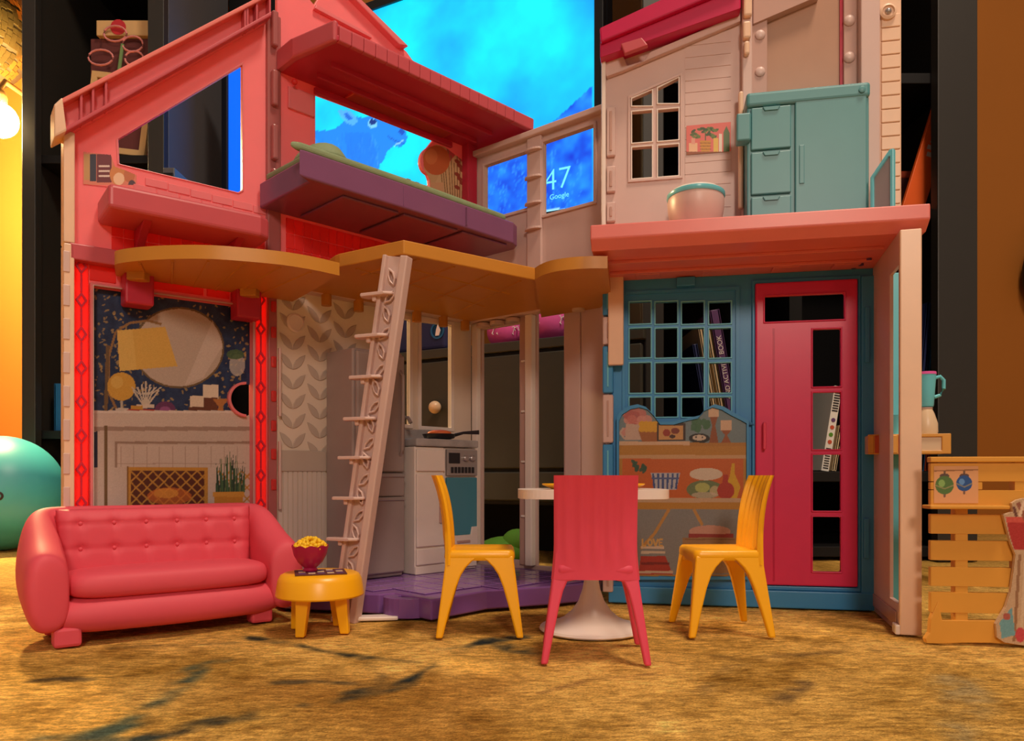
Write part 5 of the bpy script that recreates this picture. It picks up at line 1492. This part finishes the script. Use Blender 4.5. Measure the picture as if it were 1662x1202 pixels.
# low dresser that carries the television
dr_a = math.radians(-30)
dres = thing('dresser', 'dark olive drawer unit under the television behind the kitchen window', 'dresser', (6.2, 110.0, 0), dr_a)
FD = Fr((6.2, 110.0), (6.2 + 10 * math.cos(dr_a), 110.0 + 10 * math.sin(dr_a)))
DX0, DX1 = -54, 13.8
MB().prism([(DX0, 0.4), (DX1, 0.4), (DX1 - 17.5, 30.7), (DX0, 30.7)], (), 8.6, 33, 'z').build('carcass', M['black'], dres, bevel=0.2)
MB().box(DX0 + 1, DX1 - 13, 18, 19, 0, 8.8).build('lower_panel', M['black_in'], dres)  # added black sheet standing in for shade under the open dresser
MB().box(DX0, DX1, -0.6, 0.4, 31.5, 33).build('top_rail', M['dresser'], dres, bevel=0.15)
kx = us(FD, 716)
for x0, x1 in ((DX0 + 0.4, -15.2), (-14.8, DX1 - 0.4)):
    dr1 = MB().box(x0, x1, -0.5, 0.4, 14, 31).build('drawer', M['dresser'], dres, bevel=0.2)
    dr2 = MB().box(x0, x1, -0.5, 0.4, 9.2, 13.5).build('drawer', M['dresser'], dres, bevel=0.2)
    if x0 < kx < x1:
        MB().ball((kx, -1.7, pp(FD, 716, 662)[1]), 1.0, 20, 12).build('knob', M['tan'], dr1, smooth=60)
        MB().box(kx - 0.25, kx + 0.25, -1.0, -0.4, pp(FD, 716, 662)[1] - 0.25, pp(FD, 716, 662)[1] + 0.25).build('knob_stem', M['tan'], dr1)
for x in (DX0 + 1, DX1 - 3.4):
    for y in (0.6, 27):
        xo = x - (15.5 if y > 1 and x > 0 else 0)
        MB().box(xo, xo + 2.4, y, y + 2.4, 0, 8.7).build('leg', M['black'], dres, bevel=0.1)
def bag(u, loc, rx, label):
    t = thing('cloth_ball', label, 'ball', loc, 0, 'pink toy balls on the dresser')
    MB().ball((0, 0, rx * 0.97), (rx, rx * 0.9, rx), 28, 16).build('body', M['pink_ball'], t, smooth=60)
    for k in range(5):
        an = k * 0.55 - 1.0
        MB().tube([(rx * 0.62 * math.sin(an) + 0.5 * math.cos(j), -rx * 0.80 + 0.05 * abs(j - 2), rx * 0.9 + 0.7 * math.sin(j * 1.3)) for j in range(5)], 0.1, 5).build('squiggle', M['ink'], t)
bag(0, (-1.1, 121.0, 33.05), 2.9, 'left of the two pink balls on the dark dresser below the television')
bag(0, (5.6, 117.0, 33.05), 3.7, 'right of the two pink balls on the dark dresser, with white squiggles')
nb = thing('fabric_bin', 'navy fabric bin with a pale round emblem seen through the kitchen window', 'bin', (-12.5, 125.0, 33.05), math.radians(-30))
MB().box(-7.5, 3.6, -2.4, 2.4, 0, 9.5).build('body', M['navy'], nb, bevel=0.8, seg=4)
MB().lathe([(1.35, 0), (1.35, 0.12), (1.05, 0.12), (1.05, 0)], 24, T=Matrix.Translation((2.0, -2.4, 3.2)) @ Matrix.Rotation(math.pi / 2, 4, 'X')).build('emblem_ring', M['book_blue'], nb)
MB().prism([(1.6, 2.4), (2.3, 2.4), (2.6, 3.2), (2.1, 4.2), (1.8, 3.4)], (), -2.54, -2.4).build('emblem_mark', M['ink'], nb)
gt = thing('plush_cushion', 'lime green plush lump on the carpet under the dark dresser', 'plush toy', (-0.9, 108.5, 0))
MB().ball((0, 0, 2.0), (4.4, 3.0, 2.3), 24, 12).build('body', M['green'], gt, smooth=60)
MB().ball((1.6, -0.6, 3.4), (2.2, 2.0, 2.0), 18, 10).build('hump', M['green'], gt, smooth=60)

# bookcases
def bookcase(label, x0, x1, y0, y1, h, shelves, pw, extra=()):
    t = thing('bookcase', label, 'bookcase', ((x0 + x1) / 2, y0, 0))
    ox = (x0 + x1) / 2
    for xa, xb, sa in ((x0, x0 + pw[0], x0), (x1 - pw[1], x1, x1 - 1.8)):
        MB().box(xa - ox, xb - ox, 0, 2.0, 0, h).build('front_stile', M['post_black'], t, bevel=0.15)
        MB().box(sa - ox, sa + 1.8 - ox, 2.0, y1 - y0, 0, h).build('side_panel', M['glow_grey'] if x0 < 0 and sa > x0 else M['post_black'], t, bevel=0.1)
    for xa, xb in extra:
        MB().box(xa - ox, xb - ox, 2.05, y1 - y0 - 1.05, 0, h).build('divider', M['black_in'], t, bevel=0.1)
    MB().box(x0 + 1.8 - ox, x1 - 1.8 - ox, y1 - y0 - 1, y1 - y0 - 0.2, 0, h).build('back_panel', M['black_in'], t)
    for z in shelves:
        MB().box(x0 + 1.85 - ox, x1 - 1.85 - ox, 2.1, y1 - y0 - 1.05, z, z + 1.6).build('shelf', M['black'], t, bevel=0.1)
    return t
XL = lambda u, Y: (u - CU) * Y / F
ly = 143.5
bookcase('tall black bookcase at the left behind the pink wing', XL(35, ly), XL(266, ly), ly, 176, 190, (1, 20.0, 72.9, 118), (2.6, 3.1))
MB().box(-68.0, -49.0, 182.0, 184.0, 0, 190).build('dark_backdrop', M['black_in'], bpy.data.objects['bookcase'], Matrix.Translation(bpy.data.objects['bookcase'].location).inverted())  # added black sheet that keeps the gap beside the bookcase dark
ry = 114.0
bookcase('tall black bookcase at the right behind the entrance front', XL(1043, ry), XL(1587, ry), ry, 148, 190, (0.5, 12.0, 52.3, 73, 112), (3.2, 6.0), ((XL(1300, ry) - 1, XL(1300, ry) + 1),))

def book(label, u0, u1, v0, v1, Y, m, lean=0.0, depth=10, grp=None, zbase=None, txt=None):
    x0, x1 = XL(u0, Y), XL(u1, Y)
    z1 = CH + (HV - v0) * Y / F
    z0 = zbase if zbase is not None else CH + (HV - v1) * Y / F
    t = thing('book', label, 'book', ((x0 + x1) / 2, Y, z0), 0, grp)
    w = (x1 - x0) / 2
    R = Matrix.Rotation(lean, 4, 'Y')
    lift = Matrix.Translation((0, 0, abs(w * math.sin(lean)) * S))
    MB().box(-w, w, 0, 0.5, 0, z1 - z0).build('spine', M[m], t, lift @ R, bevel=0.08)
    MB().box(-w, -w + 0.25, 0, depth, 0, z1 - z0).build('cover', M[m], t, lift @ R)
    MB().box(w - 0.25, w, 0, depth, 0, z1 - z0).build('cover', M[m], t, lift @ R)
    MB().box(-w + 0.25, w - 0.25, 0.5, depth - 0.3, 0.2, z1 - z0 - 0.3).build('page_block', M['pages'], t, lift @ R)
    if txt:
        for body, size, zc in txt:
            text('spine_text', body, size, M['ink'], t, lift @ R @ Matrix.Translation((0, -0.06 * S, zc * S)) @ Matrix.Rotation(math.pi / 2, 4, 'X') @ Matrix.Rotation(math.pi / 2, 4, 'Z'))
    return t
g1_ = 'books behind the blue window'
zs_ = 13.65
book('thick purple book with white spine lettering behind the blue window', 1196, 1212, 500, 665, 118, 'book_purple', -0.17, 12, g1_, zs_, (('AND ACTIVITY', 1.0, 14.6), ('BOOK', 1.05, 19.8)))
book('thin cream book leaning left of the purple book', 1186, 1194, 520, 665, 118.5, 'pages', -0.17, 12, g1_, zs_)
book('cream magazine leaning behind the middle bars of the blue window', 1173, 1181, 524, 665, 118.5, 'pages', -0.17, 12, g1_, zs_)
book('short navy and red book leaning lowest behind the blue window', 1159, 1167, 556, 665, 118.5, 'book_navy', -0.17, 12, g1_, zs_)
g2_ = 'books behind the porch post'
book('dark navy book leaning right beyond the porch post', 1480, 1489, 490, 665, 118, 'book_navy', 0.09, 12, g2_, zs_)
book('slim blue book between the navy and orange books beyond the porch post', 1494, 1499, 496, 665, 118, 'book_blue', 0.09, 12, g2_, zs_)
book('orange red book leaning right beyond the porch post', 1501, 1509, 516, 665, 118, 'book_red', 0.09, 12, g2_, zs_)
g3_ = 'strips behind the door glass'
z0_ = 13.65
wbk = thing('book', 'white spine with coloured dots leaning behind the door glass', 'book', (XL(1339, 118), 118, z0_), 0, g3_)
R = Matrix.Rotation(0.16, 4, 'Y')
MB().box(-0.6, 0.6, 0, 11, 0, 13.4).build('spine', M['book_white'], wbk, R, bevel=0.06)
for k, mm in enumerate(('book_red', 'green', 'book_red', 'book_purple')):
    MB().lathe([(0.33, 0), (0.33, 0.05)], 14, T=Matrix.Translation((0, 0, 4.6 + k * 1.15)) @ Matrix.Rotation(math.pi / 2, 4, 'X')).build('spine_dot', M[mm], wbk, R)
for k in range(9):
    MB().box(-0.45, 0.45, -0.05, 0, 9.4 + k * 0.4, 9.62 + k * 0.4).build('spine_mark', M['dark'], wbk, R)
for k in range(9):
    MB().box(-0.4, 0.4, -0.05, 0, 0.4 + k * 0.38, 0.58 + k * 0.38).build('spine_mark', M['dark'], wbk, R)
book('dull tan book leaning behind the white dotted spine', 1350, 1357, 690, 900, 118.5, 'pages', 0.16, 10, g3_, z0_)
book('bright blue book on the left bookcase shelf beside the pink wing', 88, 104, 622, 745, 147.5, 'book_blue', 0, 12, None, 21.65)
# orange ruler and round box on the right bookcase
ol_ = thing('ruler', 'orange flat ruler with grey lettering leaning in the right bookcase', 'ruler', (XL(1477, 119.5), 119.5, 53.95), 0)
R = Matrix.Rotation(0.30, 4, 'Y')
MB().box(-1.7, 1.7, -0.4, 0.4, 0.55, 28).build('bar', M['orange_level'], ol_, R, bevel=0.1)
for k in range(7):
    MB().box(-0.5 - 0.25 * (k % 2), 0.5, -0.45, -0.4, 9.5 + k * 1.1, 10.2 + k * 1.1).build('lettering_mark', M['grey_print'], ol_, R)
rbx = thing('storage_box', 'small brown box in the right bookcase left of the orange ruler', 'box', (XL(1462, 126), 126, 53.95))
MB().box(-2.2, 1.6, 0, 6, 0, 9).build('body', M['maroon'], rbx, bevel=0.5, seg=3)
MB().box(-2.4, 1.8, -0.2, 6.2, 8.4, 9.6).build('lid', M['book_red'], rbx, bevel=0.2)

# things on top of the left bookcase shelf
cfx = XL(190, 148)
cb_ = thing('craft_box', 'dark red craft box decorated with pipe cleaner flower in left bookcase', 'craft box', (cfx, 148.5, 74.55))
MB().box(-5.5, 8, 0, 8, 0, 24).build('body', M['maroon'], cb_, bevel=0.2)
MB().box(-3.8, 8.2, -1.0, 6, 24, 27).build('paper_band', M['wood_craft'], cb_, bevel=0.15)
MB().lathe([(1.5, 0), (1.5, 0.1)], 18, T=Matrix.Translation((0.5, -1.0, 25.6)) @ Matrix.Rotation(math.pi / 2, 4, 'X')).build('paper_dot', M['paper_red'], cb_)
MB().prism(rect(-6.6, 5.5, 1.0, 16.5), [rect(-5.4, 4.3, 2.2, 15.3)], -1.2, -0.2).build('stick_frame', M['wood_craft'], cb_, Matrix.Rotation(0.12, 4, 'Y'), bevel=0.1)
MB().tube([(0.4, -1.5, 11), (0.8, -1.5, 16), (1.6, -1.5, 22)], 0.35, 8).build('flower_stem', M['pipe_green'], cb_, smooth=60)
for (cx, cz, rx, rz_) in ((-2.6, 19.4, 2.4, 1.5), (3.9, 19.2, 1.8, 1.4), (3.6, 22.0, 2.0, 1.5), (0.2, 24.0, 2.2, 1.5)):
    MB().tube([(cx + rx * math.cos(t), -1.6, cz + rz_ * math.sin(t)) for t in [2 * math.pi * k / 16 for k in range(17)]], 0.2, 6).build('flower_loop', M['pipe_pink'], cb_, smooth=60)
sb = thing('floor_speaker', 'narrow black floor speaker beyond the attic window of the pink wing', 'speaker', (-58.0, 128.0, 0))
MB().box(-1.0, 1.0, 0, 21, 0, 65.0).build('body', M['glow_grey'], sb, bevel=0.2)
MB().box(-0.9, 0.9, -0.3, 0, 2, 64).build('grille', M['black'], sb, bevel=0.1)

# lamp, mosaic globe, ball, cable
bp0 = (-98.7, 146.0, 81.4)
fl_ = thing('wall_lamp', 'bare lit bulb on a brass arm beside the left bookcase', 'lamp', bp0)
bulb = MB().ball((0, 0, 0), 3.2, 24, 14).build('bulb', M['bulb'], fl_, smooth=60)
MB().lathe([(1.4, 0), (1.5, 1.5), (1.2, 2.6), (0.6, 3.2)], 18, (-0.2, 0, 2.9)).build('socket', M['brass'], fl_, smooth=40)
MB().tube([(-0.2, 0, 5.8), (-0.4, 2, 8.5), (-1.2, 10, 9.5), (-1.5, 25, 9.5), (-1.5, 40, 9.5)], 0.5, 8).build('arm', M['brass'], fl_, smooth=60)
MB().lathe([(3, 0), (3, 0.8)], 20, T=Matrix.Translation((-1.5, 39.9, 9.5)) @ Matrix.Rotation(math.pi / 2, 4, 'X')).build('wall_plate', M['brass'], fl_, smooth=40)
gc = (-118.2, 165, 109.7)
R_ = 12.1
gl = thing('mosaic_globe', 'gold mirror mosaic globe hanging at the top left corner', 'globe', gc)
MB().ball((0, 0, 0), R_ - 0.25, 40, 24).build('core', M['tile_core'], gl, smooth=60)
MB().tube([(0, 0, R_), (0, 0, 60)], 0.25, 6).build('cord', M['brass'], gl)
tm = MB().box(-0.56, 0.56, 0, 0.25, -0.56, 0.56).mesh('mirror_tile', M['gold_tile'])
for k in range(-9, 7):
    th = k * 1.24 / R_
    nn_ = int(2 * math.pi * R_ * math.cos(th) / 1.24)
    for i in range(nn_):
        ph = 2 * math.pi * i / nn_
        # only the side towards the room and its rim
        if not (-0.3 < ((ph + 0.2) % (2 * math.pi)) and (ph > math.radians(230) and ph < math.radians(380) or ph < math.radians(20))):
            continue
        T = Matrix.Rotation(ph - math.pi / 2, 4, 'Z') @ Matrix.Rotation(th + random.uniform(-.05, .05), 4, 'X') @ Matrix.Translation((0, (R_ - 0.22) * S, 0))
        link('mirror_tile', tm, gl, T)
eb = thing('exercise_ball', 'teal rubber ball on the carpet behind the left end of the sofa', 'ball', ((2 - CU) * 132.5 / F, 132.5, 0))
MB().ball((0, 0, 9.9), 10.0, 48, 28).build('body', M['ball'], eb, smooth=60)
vd = Vector((5.3, -8.6, -0.3)).normalized()
vp = vd * 9.9
MB().lathe([(0.75, 0), (0.75, 0.12), (0.4, 0.16), (0.4, 0.05), (0, 0.05)], 18, T=Matrix.Translation((vp.x, vp.y, vp.z + 9.9)) @ vd.to_track_quat('Z', 'Y').to_matrix().to_4x4()).build('valve', M['dark'], eb, smooth=40)
cw = MB().tube([(-118, 152, 0.25), (-108, 146, 0.25), (-100, 142, 0.25), (-93, 143.5, 0.25), (-90, 147, 0.25), (-95, 150.5, 0.25), (-104, 151, 0.25)], 0.3, 8).build('cable', M['wire'], None, smooth=60)
tag(cw, 'white cable lying on the carpet behind the teal ball', 'cable')
hb_ = thing('hanging_bag', 'black bag hanging on the ochre wall at the right edge', 'bag', (126.5, 182.5, 55))
MB().ball((0, 0, 6.5), (3.4, 2.6, 7.0), 20, 12).build('body', M['black'], hb_, smooth=60)
MB().tube([(-1.5, 0, 12.5), (-1, 1.5, 17), (0, 2.8, 18.5), (1, 1.5, 17), (1.5, 0, 12.5)], 0.35, 8).build('strap', M['black'], hb_, smooth=60)
